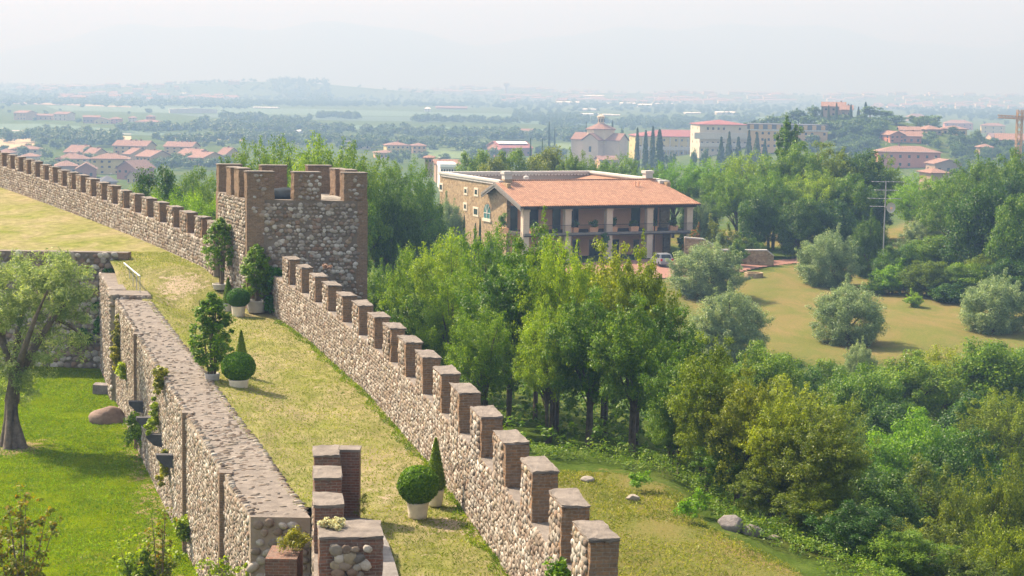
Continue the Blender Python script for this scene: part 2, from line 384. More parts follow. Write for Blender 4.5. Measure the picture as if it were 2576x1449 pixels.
def cone_proto(name, H, W, n, leaf, pw=.8, lean=.25, trunk=True, kind='cypress'):
    t = rng.random(n) ** .75; z = t * H
    prof = np.minimum(1, (t + .04) * 7) * (1 - t) ** pw
    a = rng.uniform(0, 6.283, n); rr = W * .5 * prof * rng.uniform(.72, 1.0, n) * (1 + .12 * np.sin(5 * a + 9 * t))
    P = np.stack([np.cos(a) * rr, np.sin(a) * rr, z], 1)
    nn = np.stack([np.cos(a), np.sin(a), np.full(n, .35)], 1) + .45 * rng.normal(size=(n, 3)); nn /= np.linalg.norm(nn, axis=1, keepdims=True)
    V, Fq = leaf_quads(P, nn, *leaf)
    mb = MB().tube([(0, 0, -.4), (0, 0, H * .5), (0, 0, H * .9)], [W * .07, W * .05, W * .01], 6)
    return dict(H=H, W=W, crown=npmesh(name + '_crown', V, Fq, L[kind]), trunk=mb.mesh(name + '_trunk', M['bark'], True))
PROTO['cypress'] = [cone_proto('cypress', 14, 3.0, 2600, (.6, .3), .55)]
PROTO['conifer'] = [cone_proto('conifer', 15, 7, 2600, (.9, .5), .9)]
PROTO['poplar'] = [tree_proto('poplar', 16, 4.2, 150, 150, (.28, .18), .2, .06, .7, 1, .2, 10, .4, spiky=30)]

SUFFIX = ['first', 'second', 'third', 'fourth', 'fifth', 'sixth', 'seventh', 'eighth', 'ninth', 'tenth', 'eleventh', 'twelfth', 'thirteenth', 'fourteenth', 'fifteenth', 'sixteenth', 'seventeenth', 'eighteenth', 'nineteenth', 'twentieth']
def ordinal(i):
    if i < 20: return SUFFIX[i]
    t = ['', '', 'twenty', 'thirty', 'forty', 'fifty', 'sixty', 'seventy'][(i + 1) // 10]; k = (i + 1) % 10
    return (t[:-1] + 'ieth') if k == 0 else t + '-' + SUFFIX[k - 1]
def plant_tree(name, proto, loc, h, w, leaf, label, group=None, cat='tree', parts=True, rz=None):
    p = rnd.choice(PROTO[proto]); rz = rnd.uniform(0, 6.28) if rz is None else rz
    sx, sz = w / p['W'], h / p['H']
    if parts:
        t = thing(name, label, cat, loc, rz, group); t.scale = (sx, sx, sz)
        c = obj('crown', p['crown'], t); obj('trunk', p['trunk'], t)
    else:
        c = obj(name, p['crown'], None, loc); c.rotation_euler = (0, 0, rz); c.scale = (sx, sx, sz); t = tag(c, label, cat, group)
    if c.data.materials[0] is not L[leaf]:
        c.material_slots[0].link = 'OBJECT'; c.material_slots[0].material = L[leaf]
    return t

# ------------------------------------------------------------------ cobbles: domed stones bedded in a wall face, one mesh per face
PAL = np.array([(.31, .27, .22), (.38, .345, .29), (.46, .43, .38), (.26, .18, .13), (.35, .275, .21), (.18, .16, .14), (.33, .27, .18), (.27, .23, .185), (.36, .305, .245), (.24, .205, .17), (.30, .23, .17), (.36, .33, .28)])
PAL = np.concatenate([PAL * np.array([.90, .945, .99]), np.array([(.50, .47, .42), (.56, .53, .49), (.44, .415, .37), (.15, .12, .10), (.22, .17, .135)])])
PAL_TOWER = np.array([(.47, .45, .42), (.55, .535, .51), (.38, .355, .32), (.24, .16, .12), (.30, .25, .21), (.20, .175, .16), (.33, .26, .2), (.44, .43, .41)])
def cobbles(name, surf, s0, s1, t0, t1, cs, ct, bulge, mat, parent=None, pal=PAL, mask=None, fill=.60, keep=1.0, size_j=.3, shade=None):
    """surf(s,t)->(P, U, V, Nrm) arrays; stones on a jittered brick-like grid; a mesh of domes"""
    ns = max(1, int(round((s1 - s0) / cs))); ntt = max(1, int(round((t1 - t0) / ct)))
    S, T = np.meshgrid(np.arange(ns), np.arange(ntt)); S = S.ravel().astype(float); T = T.ravel().astype(float)
    ss = s0 + (S + .5 + .5 * (T % 2) - .25 + rng.uniform(-.28, .28, len(S))) * (s1 - s0) / ns
    tt = t0 + (T + .5 + rng.uniform(-.2, .2, len(S))) * (t1 - t0) / ntt
    k = (ss > s0 + cs * .2) & (ss < s1 - cs * .2) & (rng.random(len(ss)) < keep)
    if mask is not None: k &= mask(ss, tt)
    ss, tt = ss[k], tt[k]; n = len(ss)
    P, U, Vv, Nn = surf(ss, tt)
    sz = rng.uniform(1 - size_j, 1 + size_j, n)
    ra = fill * cs * sz * rng.uniform(.85, 1.2, n); rb = fill * ct * sz * rng.uniform(.85, 1.15, n); an = rng.normal(0, .3, n)
    hb = bulge * rng.uniform(.5, 1.25, n)
    A = 8; ring = np.arange(A) * 2 * np.pi / A
    verts = []
    for rr, hh in ((1.0, -.5), (.9, .45), (.58, .88)):
        j = 1 + rng.normal(0, .07, (n, A)); ca = np.cos(ring)[None, :] * j * rr; sa = np.sin(ring)[None, :] * j * rr
        x = ca * ra[:, None]; y = sa * rb[:, None]
        xr = x * np.cos(an)[:, None] - y * np.sin(an)[:, None]; yr = x * np.sin(an)[:, None] + y * np.cos(an)[:, None]
        verts.append(P[:, None, :] + U[:, None, :] * xr[..., None] + Vv[:, None, :] * yr[..., None] + Nn[:, None, :] * (hh * hb * (1 + 0 * rr))[:, None, None])
    verts.append((P + Nn * hb[:, None])[:, None, :])
    V = np.concatenate(verts, 1)                      # n, 25, 3
    f = []
    for r0 in (0, 8):
        for j in range(A): f.append((r0 + j, r0 + (j + 1) % A, r0 + 8 + (j + 1) % A, r0 + 8 + j))
    for j in range(0, A, 2): f.append((16 + j, 16 + j + 1, 16 + (j + 2) % A, 24))
    f = np.array(f); Fq = (np.arange(n)[:, None, None] * 25 + f[None]).reshape(-1, 4)
    ci = rng.integers(0, len(pal), n); col = pal[ci] * rng.uniform(.82, 1.15, (n, 1))
    me = npmesh(name, V.reshape(-1, 3), Fq, mat, True, np.repeat(col, 25, 0))
    return obj(name, me, parent)
def planar(o, u, v):
    """surface through o with unit axes u, v (normal u x v)"""
    o, u, v = (np.array(q, float) for q in (o, u, v)); nr = np.cross(u, v); nr /= np.linalg.norm(nr)
    def f(s, t):
        n = len(s); return o + s[:, None] * u + t[:, None] * v, np.tile(u, (n, 1)), np.tile(v, (n, 1)), np.tile(nr, (n, 1))
    return f
class Curve:
    """plan polyline by arc length; right() is the side to the walker's right"""
    def __init__(s, pts):
        s.p = np.array(pts, float); d = np.linalg.norm(np.diff(s.p[:, :2], axis=0), axis=1)
        s.s = np.concatenate([[0], np.cumsum(d)]); s.len = s.s[-1]
    def at(s, q): return np.stack([np.interp(q, s.s, s.p[:, i]) for i in range(s.p.shape[1])], -1)
    def tan(s, q):
        e = .4; a, b = s.at(np.clip(q - e, 0, s.len)), s.at(np.clip(q + e, 0, s.len)); t = (b - a)[..., :2]
        return t / np.linalg.norm(t, axis=-1, keepdims=True)
    def face(s, side, off=0.0, zrow=None):
        """vertical face at lateral offset; side=-1: normal to the left; t measured from zrow (column index of base height) or 0"""
        def f(q, t):
            P = s.at(q); tg = s.tan(q); lr = np.stack([tg[:, 1], -tg[:, 0]], 1)     # right-hand
            base = P[:, zrow] if zrow is not None else 0
            Q = np.stack([P[:, 0] + lr[:, 0] * off, P[:, 1] + lr[:, 1] * off, base + t], 1)
            Nn = np.stack([lr[:, 0] * side, lr[:, 1] * side, np.zeros(len(q))], 1)
            U = np.stack([tg[:, 0] * -side, tg[:, 1] * -side, np.zeros(len(q))], 1)
            return Q, U, np.tile([0, 0, 1.], (len(q), 1)), Nn
        return f
def wall_body(curve, q0, q1, off0, off1, zlo, zhi, mats, step=1.0, top=None):
    """solid wall between lateral offsets; zlo, zhi functions of arc length"""
    mb = MB(); qs = np.linspace(q0, q1, max(2, int((q1 - q0) / step) + 1))
    P = curve.at(qs); tg = curve.tan(qs)
    a = [(P[i, 0] + tg[i, 1] * off0, P[i, 1] - tg[i, 0] * off0) for i in range(len(qs))]
    b = [(P[i, 0] + tg[i, 1] * off1, P[i, 1] - tg[i, 0] * off1) for i in range(len(qs))]
    for i in range(len(qs) - 1):
        z0, z1, h0, h1 = zlo(qs[i]), zlo(qs[i + 1]), zhi(qs[i]), zhi(qs[i + 1])
        A0, A1, B0, B1 = a[i], a[i + 1], b[i], b[i + 1]
        mb.poly([(*A1, z1), (*A0, z0), (*A0, h0), (*A1, h1)], 0)
        mb.poly([(*B0, z0), (*B1, z1), (*B1, h1), (*B0, h0)], 0)
        mb.poly([(*A0, h0), (*B0, h0), (*B1, h1), (*A1, h1)], 1)
    for i, e in ((0, 0), (len(qs) - 1, 1)):
        q = [(*a[i], zlo(qs[i])), (*b[i], zlo(qs[i])), (*b[i], zhi(qs[i])), (*a[i], zhi(qs[i]))]
        mb.poly(q if e == 0 else q[::-1], 0)
    return mb
# ------------------------------------------------------------------ terrain
TX = np.array([-120, -60, -30, -12, 0, 6, 12, 22, 40, 70, 110, 180.])
TY = np.array([0, 20, 55, 70, 90, 110, 130, 150, 180, 205, 230, 270, 340, 450, 600.])
TZ = np.array([
 [-8, -7, -7, -6, -3.2, -3.2, -4.4, -14, -18, -19, -18, -16],
 [-8, -7, -7, -6, -3.2, -3.2, -4.4, -14, -18, -19, -18, -16],
 [-8, -7, -7, -6, -3, -3, -3.6, -13, -17, -18, -17, -15],
 [-8, -7, -7, -6, -3.4, -3.6, -6, -13.5, -17, -17, -16, -14],
 [-8, -7, -7, -6, -5, -5.5, -8, -14, -16.5, -16.5, -15.5, -13],
 [-8, -7, -7, -6, -7, -8, -9.5, -13, -15, -15.5, -14.5, -12],
 [-9, -7, -7, -7.5, -9, -10, -11, -12.5, -13.5, -13.5, -13, -11.5],
 [-10, -8, -8, -9, -10, -10.5, -11, -11.2, -11.2, -11.8, -12, -11],
 [-14, -10, -9, -9.5, -10, -10.2, -10.3, -10.6, -10.6, -10.6, -10.5, -10],
 [-18, -12, -10, -9.5, -9.5, -9.5, -9.5, -9.6, -9.9, -9.8, -9.5, -9],
 [-20, -14, -10, -9.4, -9.4, -9.4, -9.4, -9.4, -9.2, -8.6, -8.4, -8.4],
 [-24, -20, -14, -11, -10, -10, -10, -10, -10, -9.6, -9.6, -9.6],
 [-28, -26, -22, -19, -17, -16.5, -16, -16, -15.5, -15, -14.5, -14],
 [-30, -30, -29, -27, -26, -25.5, -25, -24.5, -24, -23, -22, -22],
 [-30, -30, -30, -30, -30, -30, -30, -30, -29.5, -28, -26, -24]])
def terr(x, y):
    x = np.asarray(x, float); y = np.asarray(y, float)
    xc = np.clip(x, TX[0], TX[-1]); yc = np.clip(y, TY[0], TY[-1])
    i = np.clip(np.searchsorted(TX, xc) - 1, 0, len(TX) - 2); j = np.clip(np.searchsorted(TY, yc) - 1, 0, len(TY) - 2)
    a = (xc - TX[i]) / (TX[i + 1] - TX[i]); b = (yc - TY[j]) / (TY[j + 1] - TY[j])
    b = b * b * (3 - 2 * b) * .5 + b * .5; a = a * a * (3 - 2 * a) * .5 + a * .5
    z = TZ[j, i] * (1 - a) * (1 - b) + TZ[j, i + 1] * a * (1 - b) + TZ[j + 1, i] * (1 - a) * b + TZ[j + 1, i + 1] * a * b
    fl = np.clip((y - 600) / 500, 0, 1); z = z * (1 - fl) + -30 * fl
    g = lambda cx, cy, am, sx, sy: am * np.exp(-((x - cx) / sx) ** 2 - ((y - cy) / sy) ** 2)
    z = z + g(178, 930, 23, 62, 110) + g(330, 900, 14, 110, 170) + g(-640, 4500, 38, 420, 350) + g(-2300, 5200, 22, 700, 500) + g(-150, 5600, 20, 420, 400) + g(1500, 5400, 26, 900, 500) + g(420, 5200, 12, 420, 350)
    return z
def hz(x, y): return float(terr(x, y))
def ground_hit(u, v):
    d = ray(u, v); y = 60.0
    while y < 9000:
        p = CAM + d * (y / d.y)
        if p.z <= hz(p.x, p.y): break
        y *= 1.004
    p.z = hz(p.x, p.y); return p

# ground sheet: polar grid about the viewpoint
az = np.radians(np.linspace(-46, 46, 300)); rr = 14 * 1.031 ** np.arange(0, 216)
A_, R_ = np.meshgrid(az, rr); gx = R_ * np.sin(A_); gy = R_ * np.cos(A_)
gz = terr(gx, gy) + np.where((R_ < 400), .10 * np.sin(gx * .9) * np.sin(gy * .7 + gx * .3), 0)
V = np.stack([gx, gy, gz], -1).reshape(-1, 3); na = len(az)
i, j = np.meshgrid(np.arange(len(rr) - 1), np.arange(na - 1), indexing='ij'); k = (i * na + j).ravel()
Fq = np.stack([k, k + 1, k + na + 1, k + na], 1)
def poly_mask(P, X, Y, soft):
    P = np.array(P, float); r = np.zeros(X.shape, bool); dm = np.full(X.shape, 1e9)
    for a in range(len(P)):
        (ax, ay), (bx, by) = P[a], P[(a + 1) % len(P)]
        r ^= ((ay > Y) != (by > Y)) & (X < (bx - ax) * (Y - ay) / ((by - ay) + 1e-12) + ax)
        t = np.clip(((X - ax) * (bx - ax) + (Y - ay) * (by - ay)) / ((bx - ax) ** 2 + (by - ay) ** 2), 0, 1)
        dm = np.minimum(dm, np.hypot(X - ax - t * (bx - ax), Y - ay - t * (by - ay)))
    return np.clip(.5 + np.where(r, dm, -dm) / (2 * soft), 0, 1)
lp = [(p.x, p.y) for p in (ground_hit(u, v) for u, v in ((1648, 705), (1668, 690), (1850, 690), (2010, 662), (2200, 640), (2260, 560), (2560, 520), (2760, 560), (2760, 860), (2560, 905), (2300, 905), (2080, 930), (1880, 890), (1740, 800)))]
msk = poly_mask(lp, V[:, 0], V[:, 1], 3.5)
msk = np.maximum(msk, poly_mask([(3, 40), (9, 40), (10.5, 50), (8.8, 56), (6.8, 60), (6.5, 66), (4, 70), (-1, 66), (-2.5, 58), (0.3, 50)], V[:, 0], V[:, 1], 1.0))
msk = np.maximum(msk, poly_mask([(90, 226), (20, 236), (22, 270), (95, 270)], V[:, 0], V[:, 1], 4))
me = npmesh('ground', V, Fq, M['ground'], True, np.repeat(msk[:, None], 3, 1))
tag(obj('ground', me), kind='structure')
def draped(name, poly, mat, lift=.05, step=1.0, kind='structure', col=None, zf=None):
    """sheet inside a plan polygon, following the terrain"""
    P = np.array(poly, float); x0, y0 = P.min(0); x1, y1 = P.max(0)
    xs = np.arange(x0 - step, x1 + step, step); ys = np.arange(y0 - step, y1 + step, step)
    X, Y = np.meshgrid(xs, ys)
    def inside(px, py):
        r = np.zeros(px.shape, bool); n = len(P)
        for a in range(n):
            (ax, ay), (bx, by) = P[a], P[(a + 1) % n]
            c = ((ay > py) != (by > py)) & (px < (bx - ax) * (py - ay) / ((by - ay) + 1e-12) + ax); r ^= c
        return r
    cx, cy = X[:-1, :-1] + step / 2, Y[:-1, :-1] + step / 2; ins = inside(cx, cy)
    Z = (zf or terr)(X, Y) + lift; nx = len(xs)
    a, b = np.nonzero(ins); k = a * nx + b
    Fq = np.stack([k, k + 1, k + nx + 1, k + nx], 1)
    V = np.stack([X, Y, Z], -1).reshape(-1, 3)
    used = np.unique(Fq); mp = np.full(len(V), -1); mp[used] = np.arange(len(used))
    me = npmesh(name, V[used], mp[Fq], mat, True, None if col is None else col(V[used]))
    return tag(obj(name, me), kind=kind)

# ------------------------------------------------------------------ terrace walk and its battlemented walls
foot = [onz(u, v, 0) for u, v in ((1280.4, 1449), (1012, 1084), (859, 931), (700, 800))]
pf = np.polyfit([p.y for p in foot], [p.x for p in foot], 2)
xw = lambda y: np.polyval(pf, y)
ysw = np.linspace(33, 89.6, 90)
W1 = Curve(np.stack([xw(ysw), ysw], 1))
def terrz(y):
    y = np.asarray(y, float); t = np.clip((y - 88) / 10, 0, 1); return 1.6 * t * t * (3 - 2 * t) + np.maximum(0, y - 98) * .0127
def split_faces(): pass

SILL, TOPM, MT, ML = 2.03, 3.10, .58, 1.55
gar = thing('battlement_wall', 'long rubble cobble wall with brick merlons running from the foreground to the square tower', 'castle wall', (0, 0, 0))
wall_body(W1, 0, W1.len, 0, .95, lambda q: -6, lambda q: SILL, None).build('wall_core', [M['mortar'], M['cap']], gar)
cobbles('cobble_face', W1.face(-1), 0, W1.len, -.05, SILL - .02, .175, .14, .046, M['stone'], gar, fill=.57, size_j=.45)
obs = [(726.5, 655.7), (758.5, 676.6), (793.2, 698.8), (825.1, 722.4), (862, 745.7), (902.7, 772.3), (943.7, 800.7), (982, 832.3), (1022, 864), (1065.3, 904), (1111.3, 942.3), (1157.5, 994.2), (1210.4, 1055.3), (1272.1, 1120), (1339.7, 1193.3), (1413.8, 1271), (1487, 1362), (1578, 1455)]
def wear(o, cuts, amt):
    import bmesh
    bm = bmesh.new(); bm.from_mesh(o.data); bmesh.ops.remove_doubles(bm, verts=bm.verts, dist=1e-4); bmesh.ops.subdivide_edges(bm, edges=bm.edges[:], cuts=cuts, use_grid_fill=True)
    c_ = sum((v.co for v in bm.verts), Vector()) / len(bm.verts)
    for v in bm.verts:
        sharp = len({tuple(round(k_, 1) for k_ in f.normal) for f in v.link_faces}); k_ = amt * (1 if sharp < 2 else 1.6)
        d_ = (c_ - v.co); d_.normalize(); v.co += Vector((rnd.uniform(-1, 1), rnd.uniform(-1, 1), rnd.uniform(-1, 1))) * k_ + (d_ * amt * rnd.choice((0, 0, 1, 3)) if sharp > 1 else Vector())
    bm.to_mesh(o.data); bm.free(); return o
def merlon(parent, curve, q, ln, off, th, z0, z1, panel=True, cap=True, brick='brick', cs=.2, edge=(.16, .10), face=-1, seedpal=PAL):
    zf0 = z0 if callable(z0) else (lambda s: z0)
    mb = MB(); a, b = curve.at(np.array([q, q + ln])); t = curve.tan(np.array([q + ln / 2]))[0]; r = np.array([t[1], -t[0]])
    pl = [a + r * off, a + r * (off + th), b + r * (off + th), b + r * off]
    jt = [(rnd.uniform(-.03, .03), rnd.uniform(-.03, .03)) for _ in pl]; pl = [p_ + np.array(j_) * .5 for p_, j_ in zip(pl, jt)]
    mb.hexa([(p[0], p[1], zf0(q) - .02) for p in pl], [(p[0] + j_[0], p[1] + j_[1], z1) for p, j_ in zip(pl, jt)])
    m = wear(mb.build('merlon', [M[brick]], parent), 7, .009)
    if cap:
        e = .018; d = np.array([t[0], t[1]]); cb = MB()
        pl2 = [pl[0] - r * e - d * e, pl[1] + r * e - d * e, pl[2] + r * e + d * e, pl[3] - r * e + d * e]
        h = rnd.uniform(.05, .09)
        cb.hexa([(p[0], p[1], z1 - .003) for p in pl2], [(p[0] + (0.03 * rnd.uniform(-1, 1)), p[1], z1 + h * rnd.uniform(.5, 1.1)) for p in pl2])
        wear(cb.build('cap', [M['cap']], m), 5, .010)
    if panel:
        n3 = np.array([r[0] * face, r[1] * face, 0]); o = pl[0] if face < 0 else pl[1]
        u3 = np.array([d2 for d2 in (t[0], t[1], 0)])
        if face < 0: srf = planar((pl[3][0], pl[3][1], zf0(q)), (-t[0], -t[1], 0), (0, 0, 1)); lo, hi = edge[1], ln - edge[0]
        else: srf = planar((pl[1][0], pl[1][1], zf0(q)), (t[0], t[1], 0), (0, 0, 1)); lo, hi = edge[0], ln - edge[1]
        cobbles('stone_panel', srf, lo, hi, .02, z1 - zf0(q) - .03, cs, cs * .8, .05, M['stone'], m, seedpal, fill=.56)
    return m
for (u, v) in obs:
    d = ray(u, v); kx = d.x / d.y; lo, hi = 30.0, 95.0
    f = lambda y: xw(y) - kx * y
    ys_ = np.linspace(30, 95, 2000); fy = xw(ys_) - kx * ys_; z_ = np.nonzero(np.sign(fy[:-1]) != np.sign(fy[1:]))[0]
    yq = ys_[z_[0]] if len(z_) else (33.2 if u > 1200 else 86)
    q = float(np.interp(yq, W1.p[:, 1], W1.s))
    zt = rnd.uniform(-.035, .035) + min(3.22, max(2.98, 12 + (d.z / d.y) * yq))
    if q + ML < W1.len: merlon(gar, W1, q, ML * rnd.uniform(.95, 1.04), 0, MT, SILL, zt)

# upper battlement beyond the tower
ob2 = np.array([(506.7, 552), (470.7, 538.7), (436, 524.7), (401.7, 512), (368.3, 500.3), (338.3, 490.3), (310, 480.3), (281.7, 470.3), (255, 461.3), (230, 453.7), (206.7, 446), (180, 437), (156.7, 427), (132.7, 422), (110, 415.3), (89.3, 408.7), (67.7, 403.7), (46.7, 398.7), (26.7, 393.7), (6.7, 387)])
ii = np.arange(len(ob2)); pu = np.polyfit(ii, ob2[:, 0], 3); pv = np.polyfit(ii, ob2[:, 1], 3)
pts2, y = [], 97.5
ext = list(range(-1, 24))
d = ray(np.polyval(pu, 0), np.polyval(pv, 0)); x = d.x / d.y * y
P2 = {0: (x, y, 12 + d.z / d.y * y)}
for k_ in range(1, 24):
    d = ray(np.polyval(pu, min(k_, 21)) - max(0, k_ - 21) * 20, np.polyval(pv, min(k_, 21)) - max(0, k_ - 21) * 5); kx = d.x / d.y; a = R(24.5 + 3.5 * min(1, k_ / 19))
    p = (x - kx * y) / (math.sin(a) + kx * math.cos(a)); x -= p * math.sin(a); y += p * math.cos(a); P2[k_] = (x, y, 12 + d.z / d.y * y)
p1_ = np.array(P2[0]) * 1.0; dd = np.array(P2[0]) - np.array(P2[1]); P2[-1] = tuple(p1_ + dd * .8)
ztop2 = np.polyfit([P2[k_][1] for k_ in range(0, 20)], [P2[k_][2] for k_ in range(0, 20)], 1)
print('upper wall', P2[0], P2[10], P2[19], 'top', ztop2)
W2 = Curve(np.array([P2[k_][:2] for k_ in sorted(P2)]))
zt2 = lambda q: float(np.polyval(ztop2, np.interp(q, W2.s, W2.p[:, 1]))) - 1.12
up = thing('battlement_wall', 'far rubble wall with a row of brick merlons climbing to the left beyond the square tower', 'castle wall')
wall_body(W2, 0, W2.len, 0, .95, lambda q: -8, zt2, None).build('wall_core', [M['mortar'], M['cap']], up)
def face2(s, t):
    Q, U, Vv, Nn = W2.face(-1)(s, t); top = np.array([zt2(q) for q in s]); Q[:, 2] = top - 2.1 + t; return Q, U, Vv, Nn
cobbles('cobble_face', face2, 0, W2.len, 0, 2.08, .25, .185, .055, M['stone'], up, fill=.57, size_j=.4)
for n_, k_ in enumerate(sorted(P2)):
    q = W2.s[n_]
    if q + 1.6 < W2.len: merlon(up, W2, q, 1.55 * rnd.uniform(.95, 1.05), 0, .62, zt2, zt2(q) + 1.12 + rnd.uniform(-.04, .04), cs=.25)

# terrace sheet
LE = [onz(u, v, z) for u, v, z in ((631, 1303, -.1), (573, 1207, .1), (478, 1047, .35), (387, 912, .5), (344.5, 836, .6), (293, 760, .6))]
RE = [onz(u, v, z) for u, v, z in ((775.6, 1289.5, -.1), (706.7, 1200.6, .1), (620, 1071.7, .35), (544.5, 978.3, .45), (462, 858, .5), (372, 757, .6))]
pl_ = np.polyfit([p.y for p in LE], [p.x for p in LE], 2); pr_ = np.polyfit([p.y for p in RE], [p.x for p in RE], 2)
xl = lambda y: np.polyval(pl_, y); xr = lambda y: np.polyval(pr_, y)
print('retaining', [tuple(round(c, 1) for c in p) for p in LE], [tuple(round(c, 1) for c in p) for p in RE])
rows = np.concatenate([np.arange(30, 100.2, .5)])
XL = lambda y: np.where(np.asarray(y) < 48.6, -.1139 * np.asarray(y) + .3, np.where(np.asarray(y) < 91.6, xr(np.asarray(y)) - .35, np.minimum(xl(np.asarray(y)) + .5, -18.5)))
x2 = lambda y: np.interp(y, W2.p[:, 1], W2.p[:, 0])
XR = lambda y: np.where(y < 88, xw(np.minimum(y, 89)) + .4, np.where(y < 97, -11.0 - (y - 88) * .3, x2(y) + .4))
def strip(ys, xl, xr, n):
    V = []; 
    for y in ys:
        xs = np.linspace(float(xl(y)), float(xr(y)), n); V.append(np.stack([xs, np.full(n, y), terrz(np.full(n, y)) + .03 * np.sin(xs * 1.3 + y * .8)], 1))
    V = np.concatenate(V); i, j = np.meshgrid(np.arange(len(ys) - 1), np.arange(n - 1), indexing='ij'); k = (i * n + j).ravel()
    return V, np.stack([k, k + 1, k + n + 1, k + n], 1)
Va, Fa = strip(rows, XL, XR, 26)
rows2 = np.concatenate([np.arange(99.9, 160, .8)])
Vb, Fb = strip(rows2, lambda y: -85.0, XR, 70)
ZL = np.interp(Va[:, 1], [30, 47, 49, 51.5, 58, 60, 79, 81, 89, 90.5, 98, 100], [.0, .0, -.07, -.01, .2, .23, .5, .52, .62, .8, .85, 1.6])
tl = np.clip(1 - (Va[:, 0] - XL(Va[:, 1]) - .5) / np.where(Va[:, 1] > 88, 1.6, 2.6), 0, 1); Va[:, 2] = Va[:, 2] + (np.maximum(ZL, Va[:, 2] - .1) - Va[:, 2]) * tl * tl * (3 - 2 * tl)
V = np.concatenate([Va, Vb]); Fq = np.concatenate([Fa, Fb + len(Va)])
bare = np.zeros(len(V))
def spot(u, v, rx, ry, amt=1.0, z=0):
    p = onz(u, v, z); global bare
    bare = np.maximum(bare, amt * np.exp(-((V[:, 0] - p.x) / rx) ** 2 - ((V[:, 1] - p.y) / ry) ** 2))
spot(455, 738, 1.5, 2.6, .85, .5); spot(425, 765, .9, 3, .6, .2); spot(1140, 1318, 1.2, 1.4, .8); spot(960, 1250, .7, 3, .5); spot(1180, 1250, .4, 3, .5)
bare = np.maximum(bare, np.where(V[:, 1] < 88, .40 * np.exp(-((xw(np.minimum(V[:, 1], 89)) - V[:, 0] - .35) / .45) ** 2), 0)); bare = np.maximum(bare, np.where(V[:, 1] > 97, .38 * np.exp(-((x2(V[:, 1]) - V[:, 0] - .4) / .5) ** 2), 0)); bare = np.maximum(bare, .30 * np.exp(-((V[:, 0] - np.interp(V[:, 1], [45, 60, 90], [-1.9, -5.2, -14])) / .8) ** 2))
tag(obj('terrace_lawn', npmesh('terrace_lawn', V, Fq, M['terrace'], True, np.repeat(bare[:, None], 3, 1))), kind='structure')
# lower garden
gp_ = [(-75, 24), (-4.4, 24), (-4.4, 36), (-5, 47), (-8.2, 52), (-12, 65), (-18, 84), (-21.4, 100), (-75, 100)]
def gcol(Vv):
    c = np.exp(-(((Vv[:, 0] - np.interp(Vv[:, 1], [48, 85], [-9.4, -18.6])) / 1.1) ** 2)) * .55
    p = onz(35, 1125, -4.7); c = np.maximum(c, np.exp(-((Vv[:, 0] - p.x) / 1.6) ** 2 - ((Vv[:, 1] - p.y) / 2.0) ** 2)); return np.repeat(c[:, None], 3, 1)
draped('garden_lawn', gp_, M['garden'], 0, .5, 'structure', gcol, lambda X, Y: -4.7 + .04 * np.sin(X * 1.1) * np.sin(Y * .9))

